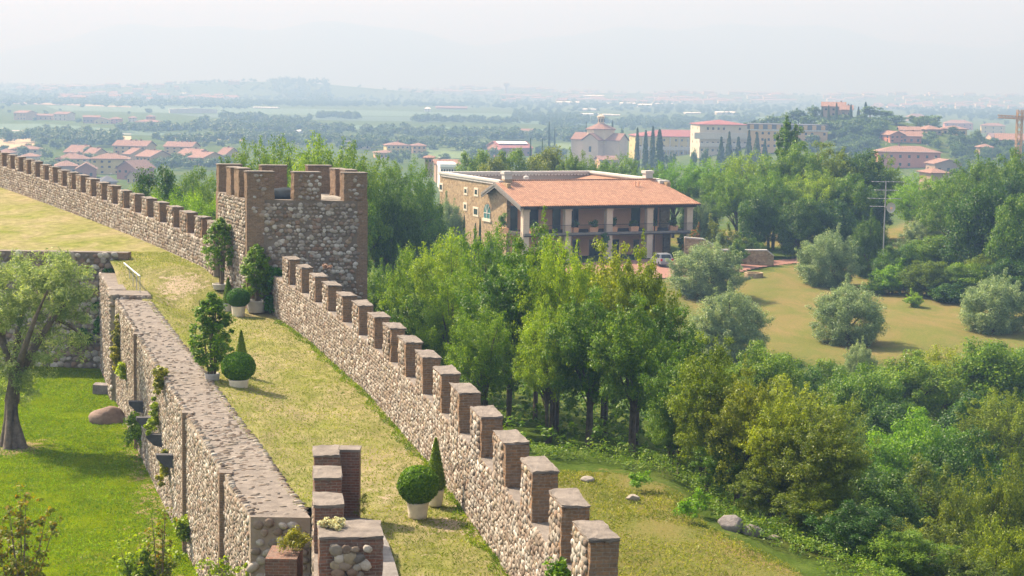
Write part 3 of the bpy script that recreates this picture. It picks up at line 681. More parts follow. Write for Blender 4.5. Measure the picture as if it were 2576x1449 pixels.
# garden retaining wall
ret = thing('retaining_wall', 'thick stepped rubble wall with flat stone top between the green garden and the terrace', 'stone wall')
yb = [LE[0].y, onz(590, 1195, 0).y, onz(470, 1040, .25).y, onz(345, 842, .5).y, 89.6]
zt_ = [-.1, .12, .36, .6]
ztop_ = lambda y: float(np.interp(y, [47, 50, 55, 70, 89.7], [-.08, -.02, .16, .42, .64]))
ztv_ = lambda y: np.interp(y, [47, 50, 55, 70, 89.7], [-.08, -.02, .16, .42, .64])
for k_ in range(4):
    y0, y1 = yb[k_], yb[k_ + 1]; n = max(2, int((y1 - y0) / 1.0)); ys = np.linspace(y0, y1, n + 1)
    mb = MB()
    for a in range(n):
        p = [(xl(ys[a]), ys[a]), (xr(ys[a]) , ys[a]), (xr(ys[a + 1]), ys[a + 1]), (xl(ys[a + 1]), ys[a + 1])]
        z, zB = ztop_(ys[a]), ztop_(ys[a + 1])
        mb.poly([(*p[3], -6), (*p[0], -6), (*p[0], z), (*p[3], zB)], 0); mb.poly([(*p[1], -6), (*p[2], -6), (*p[2], zB), (*p[1], z)], 0); mb.poly([(*p[0], z), (*p[1], z), (*p[2], zB), (*p[3], zB)], 1)
        if a == 0: mb.poly([(*p[0], -6), (*p[1], -6), (*p[1], z), (*p[0], z)], 0)
        if a == n - 1: mb.poly([(*p[2], -6), (*p[3], -6), (*p[3], zB), (*p[2], zB)], 0)
    seg = mb.build('wall_panel', [M['mortar'], M['cap']], ret)
    cv = Curve(np.stack([xl(ys), ys], 1))
    cobbles('cobble_face', cv.face(-1), .25, cv.len, -4.75, zt_[k_] - .03, .20, .145, .05, M['stone'], seg, fill=.57, size_j=.45)
    # stones bedded in the top: edge rows and scattered flat ones
    def topf(s, t, cv=cv, z=zt_[k_]):
        P = cv.at(s); tg = cv.tan(s); r = np.stack([tg[:, 1], -tg[:, 0]], 1); w = xr(P[:, 1]) - P[:, 0]
        Q = np.stack([P[:, 0] + r[:, 0] * t * w, P[:, 1] + r[:, 1] * t * w, ztv_(P[:, 1])], 1)
        return Q, np.stack([r[:, 0], r[:, 1], 0 * s], 1), np.stack([-tg[:, 0], -tg[:, 1], 0 * s], 1) * -1, np.tile([0, 0, 1.], (len(s), 1))
    cobbles('edge_stones', topf, 0, cv.len, .0, .10, .2, .10, .07, M['stone'], seg, fill=.5)
    cobbles('edge_stones', topf, 0, cv.len, .9, 1.0, .22, .10, .05, M['stone'], seg, fill=.5)
    cobbles('top_stones', topf, 0, cv.len, .08, .92, .19, .085, .035, M['stone'], seg, PAL * .66, fill=.5, keep=[.18, .5, .28, .16][k_], size_j=.45)
    # brick quoin strip at the far end of each panel
    if k_ < 3:
        yq = y1; x0 = float(xl(yq)); zq = ztop_(yq) + .05
        MB().hexa([(x0 - .07, yq - .36, -4.9), (x0 + .30, yq - .36, -4.9), (x0 + .2, yq + .1, -4.9), (x0 - .17, yq + .1, -4.9)],
                  [(x0 - .05, yq - .34, zq + .03), (x0 + .34, yq - .34, zq + .02), (x0 + .3, yq + .1, zq + .02), (x0 - .15, yq + .1, zq + .03)], 0, 1).build('brick_pilaster', [M['brick_corner'], M['cap']], ret)
# near end face
e0, e1 = Vector((xl(yb[0]), yb[0], 0)), Vector((xr(yb[0]), yb[0], 0)); uu = (e1 - e0).normalized()
cobbles('end_stones', planar((e0.x, e0.y, -4.7), uu, (0, 0, 1)), 0, (e1 - e0).length, 0, 4.55, .32, .25, .10, M['stone'], ret, np.concatenate([PAL, PAL_TOWER[:3] * .85]), fill=.56)
# far steps
for (y0, y1, a0, a1, z) in ((89.6, 91.6, -.25, 1.85, .86), (91.6, 99.6, -.1, .75, .9)):
    mb = MB(); p = [(xl(y0) + a0, y0), (xl(y0) + a1, y0), (xl(y1) + a1, y1), (xl(y1) + a0, y1)]
    mb.hexa([(*q_, -6) for q_ in p], [(*q_, z) for q_ in p], 0, 1); sb = mb.build('wall_step', [M['mortar'], M['cap']], ret)
    cv = Curve(np.array([p[0], p[3]])); cobbles('cobble_face', cv.face(-1), 0, cv.len, -4.75, z - .03, .24, .17, .08, M['stone'], sb, fill=.58)
    cobbles('end_stones', planar((p[0][0], p[0][1], z - .6), (1, 0, 0), (0, 0, 1)), 0, a1 - a0, 0, .6, .3, .24, .08, M['stone'], sb, fill=.55)
# corbels
for (u, v) in ((362, 1022), (383, 1063), (409, 1106), (437, 1158)):
    d = ray(u, v); kx = d.x / d.y; ys_ = np.linspace(50, 95, 900); yq = ys_[np.argmin(np.abs(xl(ys_) - kx * ys_))]; z = 12 + d.z / d.y * yq; x0 = float(xl(yq))
    mb = MB(); mb.prism([(.15, .22), (-.62, .22), (-.62, .08), (-.3, -.22), (.15, -.3)], lambda p, q, yq=yq, x0=x0, z=z: (x0 + p, yq - .16 + .02, z + q), lambda p, q, yq=yq, x0=x0, z=z: (x0 + p - .1, yq + .2, z + q)); mb.build('corbel', [M['corbel']], ret)

# back wall of the garden
bk = thing('garden_wall', 'shaded rubble wall across the far end of the green garden behind the big olive tree', 'stone wall')
xe = at(322, 632, 100).x; MB().box(-70, xe, 100, 100.7, -5.5, 2.02, 0, 1).build('wall_core', [M['mortar_dark'], M['cap']], bk)
cobbles('cobble_face', planar((-70, 99.99, -4.7), (1, 0, 0), (0, 0, 1)), 20, 70 + xe - .5, 0, 6.7, .40, .32, .09, M['stone'], bk, PAL_TOWER, fill=.5)
MB().box(xe - .55, xe + .02, 99.93, 100.75, -4.9, 2.0).build('brick_quoin', [M['brick_corner']], bk)
# handrail
hr = thing('handrail', 'thin grey metal handrail on slim posts above the wall steps', 'railing')
a, b = at(352, 695, 90.6), at(312, 662, 97.4)
MB().tube([a, b], .045, 8).build('rail', [simple('galvanised', (.42, .45, .46), (.32, .35, .36), 5, .45, 0, 20, .5, .6)], hr)
for t in (0, .2, .42, .64, .98):
    p = a.lerp(b, t); MB().tube([(p.x, p.y, .8), p], .02, 6).build('post', [bpy.data.materials['galvanised']], hr)

# ------------------------------------------------------------------ square tower
TA = at(622, 785, 90.0); ax, ay = TA.x, 90.0; TW, TD = 6.2, 7.0; ZC, ZT = 5.86, 7.30
ed = Vector((-math.sin(R(22.5)), math.cos(R(22.5)), 0)); er = Vector((1, 0, 0))
def tp(a, b, z): return Vector((ax, ay, z)) + er * a + ed * b
tow = thing('square_tower', 'square battlemented rubble tower with brick corners at the bend of the walls', 'tower')
MB().hexa([tp(0, 0, -7), tp(TW, 0, -7), tp(TW, TD, -7), tp(0, TD, -7)], [tp(0, 0, ZC), tp(TW, 0, ZC), tp(TW, TD, ZC), tp(0, TD, ZC)], 0, 1).build('tower_core', [M['mortar_dark'], M['cap']], tow)
nq = Vector((0, -1, 0)); nl = -ed.cross(Vector((0, 0, 1))) * 1.0
nl = Vector((-math.cos(R(22.5)), -math.sin(R(22.5)), 0))
def tmask(s, t):
    w = .62 + .30 * np.sin(t * 2.1) + .25 * np.sin(t * 5.3 + 1); w2 = .42 + .22 * np.sin(t * 3.3)
    return (s > w + .25) & (s < TW - w2)
cobbles('cobble_face', planar(tp(0, 0, -6), er, (0, 0, 1)), 0, TW, 0, 6 + ZC - .15, .235, .19, .065, M['stone'], tow, PAL_TOWER, tmask, fill=.5, keep=.93, size_j=.5)
cobbles('cobble_face', planar(tp(0, TD, -3), -ed, (0, 0, 1)), .55, TD - .3, 0, 3 + ZC - .05, .24, .18, .07, M['stone'], tow, PAL, None, fill=.58)
bq = MB(); bq.hexa([tp(-.02, -.02, -6.5), tp(.72, -.02, -6.5), tp(.7, .3, -6.5), tp(-.02, .28, -6.5)], [tp(-.02, -.02, ZC - .004), tp(.9, -.02, ZC - .004), tp(.85, .3, ZC - .004), tp(-.02, .28, ZC - .004)])
bq.build('brick_quoin', [M['brick_corner']], tow)
MB().hexa([tp(TW - .6, -.02, -2.2), tp(TW + .02, -.02, -2.2), tp(TW + .02, .3, -2.2), tp(TW - .55, .3, -2.2)], [tp(TW - .5, -.02, ZC - .004), tp(TW + .02, -.02, ZC - .004), tp(TW + .02, .3, ZC - .004), tp(TW - .5, .3, ZC - .004)]).build('brick_quoin', [M['brick_corner']], tow)
MB().hexa([tp(-.02, TD - .55, -3), tp(.3, TD - .55, -3), tp(.3, TD + .02, -3), tp(-.02, TD + .02, -3)], [tp(-.02, TD - .55, ZC - .004), tp(.3, TD - .55, ZC - .004), tp(.3, TD + .02, ZC - .004), tp(-.02, TD + .02, ZC - .004)]).build('brick_quoin', [M['brick_corner']], tow)
MB().hexa([tp(.9, -.03, 1.2), tp(2.3, -.03, 1.2), tp(2.2, .2, 1.2), tp(.9, .2, 1.2)], [tp(1.0, -.03, 2.6), tp(2.1, -.03, 2.75), tp(2.0, .2, 2.75), tp(1.0, .2, 2.6)]).build('brick_repair', [M['brick_corner']], tow)
def tmerlon(a0, a1, b0, b1, z1=ZT, stones=None):
    j = rnd.uniform(-.04, .04)
    m = MB().hexa([tp(a0, b0, ZC - .02), tp(a1, b0, ZC - .02), tp(a1, b1, ZC - .02), tp(a0, b1, ZC - .02)], [tp(a0, b0, z1 + j), tp(a1, b0, z1 + j), tp(a1, b1, z1 + j), tp(a0, b1, z1 + j)]).build('merlon', [M['brick_corner']], tow); wear(m, 7, .014)
    e = .02
    MB().hexa([tp(a0 - e, b0 - e, z1 + j - .003), tp(a1 + e, b0 - e, z1 + j - .003), tp(a1 + e, b1 + e, z1 + j - .003), tp(a0 - e, b1 + e, z1 + j - .003)], [tp(a0 - e, b0 - e, z1 + j + .05), tp(a1 + e, b0 - e, z1 + j + .06), tp(a1 + e, b1 + e, z1 + j + .07), tp(a0 - e, b1 + e, z1 + j + .06)]).build('cap', [M['cap']], m)
    if stones: cobbles('stone_panel', planar(tp(a0, b0, ZC), er, (0, 0, 1)), stones[0], stones[1], .05, z1 - ZC - .1, .25, .2, .06, M['stone'], m, PAL_TOWER, fill=.46, keep=stones[2])
    return m
T_ = .62
tmerlon(0, 1.42, 0, T_, stones=(.3, 1.15, .6)); tmerlon(2.42, 3.82, 0, T_, stones=(.25, 1.4, .95)); tmerlon(5.0, 6.2, 0, T_, stones=(.25, 1.0, .65))
for b0 in (1.75, 3.55): tmerlon(0, T_, b0, b0 + 1.05); tmerlon(TW - T_, TW, b0, b0 + 1.05)
tmerlon(0, 1.3, TD - T_ , TD); tmerlon(2.35, 3.75, TD - T_, TD); tmerlon(4.9, TW, TD - T_, TD)
dp = tp(4.05, .1, 4.35); MB().tube([dp, dp + Vector((0, -.38, -.03))], .085, 10).build('drain_pipe', [simple('clay_pipe', (.5, .46, .4), (.38, .35, .3), 4)], tow)
# dark sheet over stored things on the tower platform
xs, ys = np.meshgrid(np.linspace(.66, 3.7, 12), np.linspace(.68, 3.6, 14)); zz = ZC + .36 + .05 * np.sin(xs * 4 + ys) * np.cos(ys * 2.2) - .10 * np.sin(ys * 3 + xs)
zz[0, :] = zz[-1, :] = ZC + .01; zz[:, 0] = zz[:, -1] = ZC + .01
Vt = np.array([tuple(tp(a, b, z)) for a, b, z in zip(xs.ravel(), ys.ravel(), zz.ravel())]); i, j = np.meshgrid(np.arange(13), np.arange(11), indexing='ij'); k = (i * 12 + j).ravel()
tag(obj('tarpaulin', npmesh('tarpaulin', Vt, np.stack([k, k + 1, k + 13, k + 12], 1), simple('dark_sheeting', (.035, .045, .055), (.02, .025, .03), 3, .95, 0, 20, .05), True)), 'dark blue-grey sheet covering things on the square tower top', 'tarpaulin')
xs, ys = np.meshgrid(np.linspace(4.0, 5.4, 10), np.linspace(.8, 2.6, 10)); zz = ZC + .12 + .06 * np.sin(xs * 6) * np.cos(ys * 5); zz[0, :] = zz[-1, :] = zz[:, 0] = zz[:, -1] = ZC + .01
Vt = np.array([tuple(tp(a, b, z)) for a, b, z in zip(xs.ravel(), ys.ravel(), zz.ravel())]); i, j = np.meshgrid(np.arange(9), np.arange(9), indexing='ij'); k = (i * 10 + j).ravel()
tag(obj('sheet', npmesh('sheet', Vt, np.stack([k, k + 1, k + 11, k + 10], 1), simple('pale_sheeting', (.26, .24, .205), (.18, .165, .14), 3), True)), 'crumpled pale sheet lying between the right merlons of the tower', 'sheet')

# ------------------------------------------------------------------ foreground parapet and paved platform
par = thing('parapet_wall', 'dark brick parapet with four square merlons ending the retaining wall in the foreground', 'castle wall')
xp = lambda y: -.1139 * y
cvp = Curve(np.array([(xp(y), y) for y in np.linspace(34, 47.5, 12)]))
wall_body(cvp, 0, cvp.len, 0, .7, lambda q: -6, lambda q: .85, None).build('wall_core', [M['brick_dark'], M['cap']], par)
cobbles('cobble_face', cvp.face(-1), 0, cvp.len, -4.7, .8, .3, .22, .05, M['stone'], par, PAL * .8, fill=.5, keep=.6)
qy = lambda y: float(np.interp(y, cvp.p[:, 1], cvp.s))
for (y0, y1) in ((46.1, 47.4), (43.4, 44.7), (40.5, 41.8)): merlon(par, cvp, qy(y0), qy(y1) - qy(y0), 0, .68, .85, 1.96, panel=False, brick='brick_dark')
m = merlon(par, cvp, qy(37.6), qy(39.1) - qy(37.6), .12, 1.38, .85, 1.96, panel=False, brick='brick_dark')
cobbles('stone_panel', planar((xp(37.6) + .12, 37.55, .9), (1, .0, 0), (0, 0, 1)), .3, 1.2, .05, .95, .24, .19, .07, M['stone'], m, PAL * .85, fill=.62, keep=1)
MB().box(xp(47) + .69, xp(47) + 1.25, 46.85, 47.4, -.6, 1.95).build('merlon', [M['brick_dark']], par)
MB().box(xp(47) + .69, xp(47) + 1.27, 46.83, 47.42, 1.953, 2.02).build('cap', [M['cap']], par.children[-1])
MB().box(-6.15, -5.35, 43.2, 44.5, -5, -.05).build('brick_pier', [M['brick_dark']], par)
pf_ = [onz(u, v, .14) for u, v in ((903, 1303), (937, 1306), (955, 1326), (977, 1366), (992, 1410), (1003, 1449))]
pts = [(p.x, p.y) for p in pf_] + [(pf_[-1].x + .25, 37), (pf_[-1].x + .3, 34), (xp(34) + .7, 34), (xp(47) + .7, 46.8)]
mb = MB(); n = len(pts); mb.poly([(x, y, .14) for x, y in pts][::-1], 0)
for a in range(n): b = (a + 1) % n; mb.poly([(*pts[a], .14), (*pts[a], -.5), (*pts[b], -.5), (*pts[b], .14)], 0)
tag(mb.build('paved_platform', [simple('worn_paving', (.23, .215, .2), (.13, .12, .11), 2.5, .9, .5, 25)]), kind='structure')
# loose rocks and worked stones
def rock(name, label, p, sx, sy, sz, mat, seed=0, cat='rock', rz=0, group=None):
    r_ = np.random.default_rng(seed); import bmesh
    bm = bmesh.new(); bmesh.ops.create_icosphere(bm, subdivisions=3, radius=1)
    dirs = [(lambda q: q / np.linalg.norm(q))(r_.normal(size=3)) for _ in range(7)]; cuts = r_.uniform(.52, .78, 7)
    for v in bm.verts:
        q = np.array(v.co)
        for d_, c_ in zip(dirs, cuts):
            e = q.dot(d_) - c_
            if e > 0: q = q - d_ * e * .94
        q = q * (1 + .05 * np.sin(q[0] * 7 + seed) * np.cos(q[1] * 6 + q[2] * 5)); v.co = (q[0] * sx, q[1] * sy, q[2] * sz + sz * .28)
    me = bpy.data.meshes.new(name); bm.to_mesh(me); bm.free(); me.materials.append(mat)
    me.polygons.foreach_set('use_smooth', [True] * len(me.polygons))
    o = obj(name, me, None, p); o.rotation_euler = (0, 0, rz); return tag(o, label, cat, group)
M['rock'] = simple('grey_rock', (.27, .245, .23), (.12, .105, .10), 2.6, .95, 1.0, 7)
M['rock_pink'] = simple('pinkish_rock', (.27, .195, .155), (.14, .10, .085), 2.2, .95, 1.0, 6)
M['rock_pale'] = simple('pale_rock', (.36, .32, .27), (.22, .19, .16), 2, .95, .7, 9)
p = onz(270, 1062, -4.7); rock('boulder', 'big rounded pinkish boulder on the green lawn at the foot of the retaining wall', (p.x, p.y, -4.75), .98, .7, .72, M['rock_pink'], 34)
p = onz(259, 990, -4.7); MB().hexa([(p.x - .48, p.y - .35, -4.8), (p.x + .5, p.y - .3, -4.8), (p.x + .48, p.y + .4, -4.8), (p.x - .5, p.y + .4, -4.8)], [(p.x - .46, p.y - .33, -4.18), (p.x + .46, p.y - .3, -4.22), (p.x + .46, p.y + .38, -4.2), (p.x - .48, p.y + .38, -4.16)]).build('stone_block', [M['rock']])
tag(C.objects['stone_block'], 'squared grey stone block on the green lawn near the garden corner', 'stone block')
# ------------------------------------------------------------------ potted plants on the terrace
M['cloth'] = simple('cream_cloth', (.66, .60, .47), (.50, .45, .35), 3.5, .9, .5, 7)
M['pot_grey'] = simple('pale_grey_pot', (.44, .42, .38), (.34, .325, .30), 3, .85, .3, 9)
M['stem'] = simple('stem', (.16, .13, .09), (.09, .07, .05), 6)
def foliage(P, nn, leaf, mat, parent, name='foliage'):
    V, Fq = leaf_quads(P, nn, *leaf); return obj(name, npmesh(name, V, Fq, L[mat]), parent)
def potted(label, u, vb, vtop, vcrown, wpot, wcrown, shape, pot='cloth', z=0.0, mat='box', y=None, group='potted bushes on the terrace'):
    p = onz(u, vb, z) if y is None else at(u, vb, y); y = p.y; m = pxm(y); p.z = float(terrz(y)) + .01
    t = thing('potted_bush', label, 'potted bush', p, rnd.uniform(0, 6), group)
    r = wpot * m / 2; hp = max(.3, (vb - vcrown) * m * 1.02); Hc = (vcrown - vtop) * m; rc = wcrown * m / 2
    MB().lathe([(r * .80, 0), (r * .86, .05), (r * .9, hp * .4), (r, hp * .9), (r * 1.04, hp), (r * .92, hp + .02), (r * .88, hp - .06)], 0, 0, 28, 0, .022 if pot == 'cloth' else 0).build('pot', [M['cloth' if pot == 'cloth' else 'pot_grey']], t, True)
    MB().tube([(0, 0, hp * .5), (0, 0, hp + Hc * .5)], .05, 6).build('stem', [M['stem']], t)
    if shape == 'ball':
        n = 9000; d = unit(n); rr = (.80 + .2 * rng.random((n, 1)) ** .4) * (1 + .025 * np.sin(9 * d[:, :1]) * np.cos(8 * d[:, 2:]))
        P = d * rr * np.array([rc, rc, Hc / 2 * 1.04]) + np.array([0, 0, hp + Hc / 2 - .04]); nn = d + .55 * rng.normal(size=d.shape); nn /= np.linalg.norm(nn, axis=1, keepdims=True)
        foliage(P, nn, (.085, .05), mat, t)
        d = unit(2500); foliage(d * np.array([rc, rc, Hc / 2]) * .78 + np.array([0, 0, hp + Hc / 2 - .04]), d, (.2, .2), mat, t, 'inner_foliage')
    elif shape == 'cone':
        n = 6500; tt = rng.random(n) ** .7; a = rng.uniform(0, 6.283, n); prof = np.minimum(1, (tt + .08) * 5) * (1 - tt) ** .85
        rr = rc * prof * (.78 + .22 * rng.random(n)); P = np.stack([np.cos(a) * rr, np.sin(a) * rr, hp - .05 + tt * Hc * 1.03], 1)
        nn = np.stack([np.cos(a), np.sin(a), np.full(n, .4)], 1) + .5 * rng.normal(size=(n, 3)); nn /= np.linalg.norm(nn, axis=1, keepdims=True)
        foliage(P, nn, (.09, .05), mat, t)
    else:       # tall loose laurel standard, leafier towards the top
        mb = MB()
        for q in range(9):
            a = rnd.uniform(0, 6.28); e = rc * rnd.uniform(.2, .7)
            mb.tube([(.12 * math.cos(a), .12 * math.sin(a), hp * .6), (e * .6 * math.cos(a), e * .6 * math.sin(a), hp + Hc * .4), (e * math.cos(a), e * math.sin(a), hp + Hc * .9)], [.028, .02, .008], 5)
        mb.build('stems', [M['stem']], t)
        n = 190; tz = rng.random(n) ** .85; a = rng.uniform(0, 6.283, n); lo = 0.06 if shape == 'full' else .22
        prof = np.sin(np.clip((tz * .92 + .10), 0, 1) * np.pi) ** .55; rr = rc * prof * rng.random(n) ** .42 * .98
        cc = np.stack([np.cos(a) * rr, np.sin(a) * rr, hp + Hc * (lo + (1 - lo) * tz * .97)], 1)
        V, Fq = clump_cloud(cc, rng.uniform(.10, .24, n), 46 if shape == 'full' else 32, (.15, .062), .5)
        obj('foliage', npmesh('foliage', V, Fq, L[mat]), t)
    return t
potted('tall loose laurel bush rising highest beside the left face of the tower', 557, 745, 570, 738, 46, 92, 'loose', 'grey', .45, 'laurel')
potted('tall leafy laurel bush in a wide pale pot against the tower front', 646, 790, 618, 760, 52, 80, 'full', 'grey', 0, 'laurel')
potted('small dark cone bush behind the box ball at the tower foot', 574, 775, 690, 755, 26, 34, 'cone', 'grey', 0, 'thuja', 89.5)
potted('small clipped box ball in a cream pot at the tower foot', 600, 797, 724, 771, 36, 60, 'ball', 'cloth')
potted('tall laurel bush in a grey pot beside the retaining wall', 534, 976, 733, 940, 38, 108, 'full', 'grey', 0, 'laurel')
potted('cone conifer whose tip shows over the middle box ball', 607, 962, 840, 925, 40, 40, 'cone', 'cloth', 0, 'thuja', 69.8)
potted('clipped box ball in a wide cream cloth pot on the middle of the walk', 600, 988, 883, 955, 50, 88, 'ball', 'cloth')
potted('large clipped box ball in a cream cloth pot nearest the camera', 1051, 1304, 1166, 1263, 56, 106, 'ball', 'cloth')
potted('cone conifer in a cream pot leaning on the near battlement wall', 1095, 1272, 1098, 1232, 42, 62, 'cone', 'cloth', 0, 'thuja')

def plant(name, label, cat, p, r, n, per, leaf, mat, rc=.25, low=-.6, group=None, stems=0):
    t = thing(name, label, cat, p, 0, group) if stems else None
    cc = crown_points(n, r[0], r[2], 0, .3, low, .45); cc[:, 1] *= r[1] / r[0]
    V, Fq = clump_cloud(cc, rng.uniform(.6, 1.2, len(cc)) * rc, per, leaf, .4)
    o = obj('foliage' if stems else name, npmesh(name, V, Fq, L[mat]), t, None if stems else p)
    if stems:
        mb = MB()
        for q in range(stems):
            e = cc[rnd.randrange(len(cc))]; mb.tube([(e[0] * .12, e[1] * .12, -stems_h(r)), (e[0] * .5, e[1] * .5, -r[2] * .3), tuple(e)], [.035, .022, .006], 5)
        mb.build('stems', [M['stem']], t); return t
    return tag(o, label, cat, group)
def stems_h(r): return r[2] * 1.6
def on_left_face(u, v):
    d = ray(u, v); kx = d.x / d.y; ys_ = np.linspace(49, 97, 1500); yq = ys_[np.argmin(np.abs(xl(ys_) - kx * ys_))]; return Vector((float(xl(yq)) - .12, yq, 12 + d.z / d.y * yq))
for (nm, lab, u, v, r, n, mat, rc) in (
    ('climbing_plant', 'bright green leafy creeper high on the retaining wall near the garden corner', 318, 938, (.3, .5, .5), 26, 'vine', .2),
    ('climbing_plant', 'dry yellowish creeper hanging down the far end of the retaining wall', 303, 880, (.16, .9, 1.9), 60, 'vinedry', .2),
    ('climbing_plant', 'large green leafy bush growing from the retaining wall below the dark corbels', 354, 1085, (.55, .9, .95), 60, 'vine', .28),
    ('climbing_plant', 'thin yellow-green creeper around the dark corbels of the retaining wall', 400, 1050, (.12, 1.5, .8), 40, 'vine', .16),
    ('climbing_plant', 'pale creeper patch low on the retaining wall right of the corbels', 425, 1180, (.12, 1.4, .9), 36, 'vinedry', .16),
    ('climbing_plant', 'green leafy tuft at the foot of the retaining wall near the tall brick strip', 478, 1340, (.35, .5, .5), 30, 'vine', .22),
    ('climbing_plant', 'dry brown creeper strip below the wall top in the middle of the retaining wall', 412, 960, (.10, 1.6, .7), 36, 'vinedry', .15)):
    plant(nm, lab, 'creeper', on_left_face(u, v), r, n, 60, (.13, .09), mat, rc)
p = at(697, 690, 89.6); plant('ivy_bush', 'dark green ivy mound where the battlement wall meets the tower', 'ivy', (p.x, 89.4, p.z - .2), (.42, .4, .8), 40, 70, (.14, .1), 'ivy', .25)
p = at(680, 735, 89.2); plant('ivy_bush', 'dark green bush at the tower foot right of the wide pale pot', 'bush', (p.x, 89.2, .5), (.3, .3, .6), 26, 60, (.14, .1), 'ivy', .22)
for i_, (u, v, yy) in enumerate(((195, 850, 99.6), (262, 810, 99.6), (275, 700, 99.4))):
    p = at(u, v, yy); plant('ivy_patch', ('dark ivy low on the shaded garden wall behind the olive', 'dark ivy in the corner of the shaded garden wall', 'small dark ivy tuft high in the shaded garden wall corner')[i_], 'ivy', (p.x, 99.75, p.z), (.7 if i_ < 2 else .4, .14, 1.2 if i_ == 1 else .5), 30, 60, (.16, .11), 'ivy', .28)
# foreground shrubs bottom left, growing from the garden
def sparse_shrub(label, u, vtop, y, w, mat, n, per, leaf=(.12, .08), stems=14):
    p = at(u, 1449, y); h = at(u, vtop, y).z + 4.7; w *= pxm(y)
    t = thing('shrub', label, 'shrub', (p.x, y, -4.7), 0)
    mb = MB(); cc = []
    for s in range(stems):
        a = rnd.uniform(0, 6.28); e = w / 2 * rnd.uniform(.1, .95); hh = h * rnd.uniform(.55, 1.0) * (1 - .3 * e / w)
        pts = [Vector((.1 * math.cos(a), .1 * math.sin(a), -.1)), Vector((e * .35 * math.cos(a), e * .35 * math.sin(a), hh * .45)), Vector((e * .75 * math.cos(a), e * .75 * math.sin(a), hh * .8)), Vector((e * math.cos(a), e * math.sin(a), hh))]
        mb.tube(pts, [.035, .022, .014, .005], 5)
        for q in range(n):
            f = rnd.uniform(.3, 1.0) * 2.999; k_ = int(f); c = pts[k_].lerp(pts[k_ + 1], f - k_); cc.append((c.x + rnd.gauss(0, .16), c.y + rnd.gauss(0, .16), c.z + rnd.gauss(0, .12)))
    mb.build('stems', [M['stem']], t)
    V, Fq = clump_cloud(cc, rng.uniform(.08, .22, len(cc)), per, leaf, .5, .7); obj('foliage', npmesh('foliage', V, Fq, L[mat]), t)
sparse_shrub('sparse shrub with yellow and reddish leaves in the bottom left corner', 55, 1225, 50, 230, 'shrubred', 15, 15)
sparse_shrub('dense green shrub at the bottom edge left of the retaining wall', 360, 1345, 52, 190, 'vine', 22, 26)
sparse_shrub('tall thin twiggy shrub with reddish tips in front of the retaining wall', 405, 1240, 51, 90, 'shrubred', 9, 9, stems=7)
sparse_shrub('green and reddish shrub in front of the near end of the retaining wall', 560, 1345, 47.5, 200, 'vine', 13, 16, stems=12)
p = at(738, 1385, 43.8); plant('wall_plant', 'yellow-green tuft growing on the brick pier beside the parapet', 'plant', (p.x, 43.8, .2), (.4, .4, .35), 30, 60, (.09, .03), 'vinedry', .16)
p = at(832, 1335, 38.4); plant('stonecrop', 'cream flowering stonecrop on top of the nearest parapet merlon', 'flowering plant', (p.x, 38.5, 2.05), (.30, .25, .22), 26, 60, (.05, .045), 'sedum', .1, 0)
p = at(813, 690, 83); plant('stonecrop', 'pinkish flowering tuft on top of the third merlon from the tower', 'flowering plant', (p.x + .25, p.y - .6, 3.22), (.22, .2, .14), 16, 50, (.05, .045), 'pinkflower', .1, 0)
p = at(917, 1290, 47); plant('grass_tuft', 'thin dry grass tuft on the grey platform beside the parapet', 'grass tuft', (p.x, 46.4, .5), (.15, .15, .35), 12, 20, (.12, .015), 'vinedry', .12)
p = onz(1405, 1445, 2.05); plant('wall_plant', 'bright green leafy sprig on the near battlement wall at the bottom edge', 'plant', (p.x, p.y, 2.1), (.22, .2, .3), 16, 22, (.14, .06), 'laurel', .15, -.2)
# big garden olive
p = onz(36, 1125, -4.7); ol = thing('olive_tree', 'big old olive tree with twisted trunk on the green garden lawn', 'tree', (p.x, p.y, -4.7))
y0 = p.y; P0 = lambda u, v, dy=0: at(u, v, y0 + dy) - Vector((p.x, p.y, -4.7))
mb = MB()
f0, f1, f2 = P0(36, 1135), P0(30, 1060), P0(36, 960)
mb.tube([f0 + Vector((0, 0, -.3)), f0 + Vector((0, 0, .15)), P0(33, 1095), f1, P0(30, 1010), f2], [.72, .52, .38, .32, .34, .26], 14)
for off in ((-.35, .1, .3), (.3, -.15, .28), (.1, .3, .3), (-.1, -.32, .26)):
    o_ = Vector(off[:2] + (0,)); mb.tube([f0 + o_ * 1.7 + Vector((0, 0, -.3)), f0 + o_ * 1.5 + Vector((0, 0, .3)), f1 + o_ * .6, P0(32, 1000) + o_ * .5, f2 + o_ * .3], [.30, .20, off[2] * .65, .17, .12], 9)
for (u, v, dy, u2, v2) in ((20, 900, -.5, -40, 760), (70, 905, .3, 130, 800), (100, 850, -.8, 190, 740), (45, 850, .8, 70, 700), (10, 860, 1.2, -20, 700), (130, 800, .6, 215, 850), (60, 880, -1.5, 120, 730)):
    mb.tube([f2, f2.lerp(P0(u, v, dy), .6), P0(u, v, dy), P0((u + u2) / 2, (v + v2) / 2 - 8, dy * 1.3), P0(u2, v2, dy * 1.6)], [.25, .19, .14, .09, .03], 7)
mb.build('trunk', [M['bark_olive']], ol, True)
cc = []
for (u, v, ru, rv, n) in ((60, 760, 120, 100, 120), (150, 720, 90, 90, 70), (-20, 800, 80, 120, 60), (190, 780, 60, 85, 45), (90, 680, 90, 50, 40), (30, 930, 70, 90, 45), (100, 880, 70, 70, 35), (210, 860, 32, 40, 12), (-10, 680, 60, 40, 20), (170, 655, 30, 22, 10), (85, 990, 25, 45, 8)):
    for q in range(n):
        d_ = unit(1)[0] * rnd.random() ** .45; u_ = u + d_[0] * ru; rnd.random() < .82 and cc.append(tuple(P0(70 + (u_ - 70) * .96, v + d_[2] * rv, d_[1] * 2.3)))
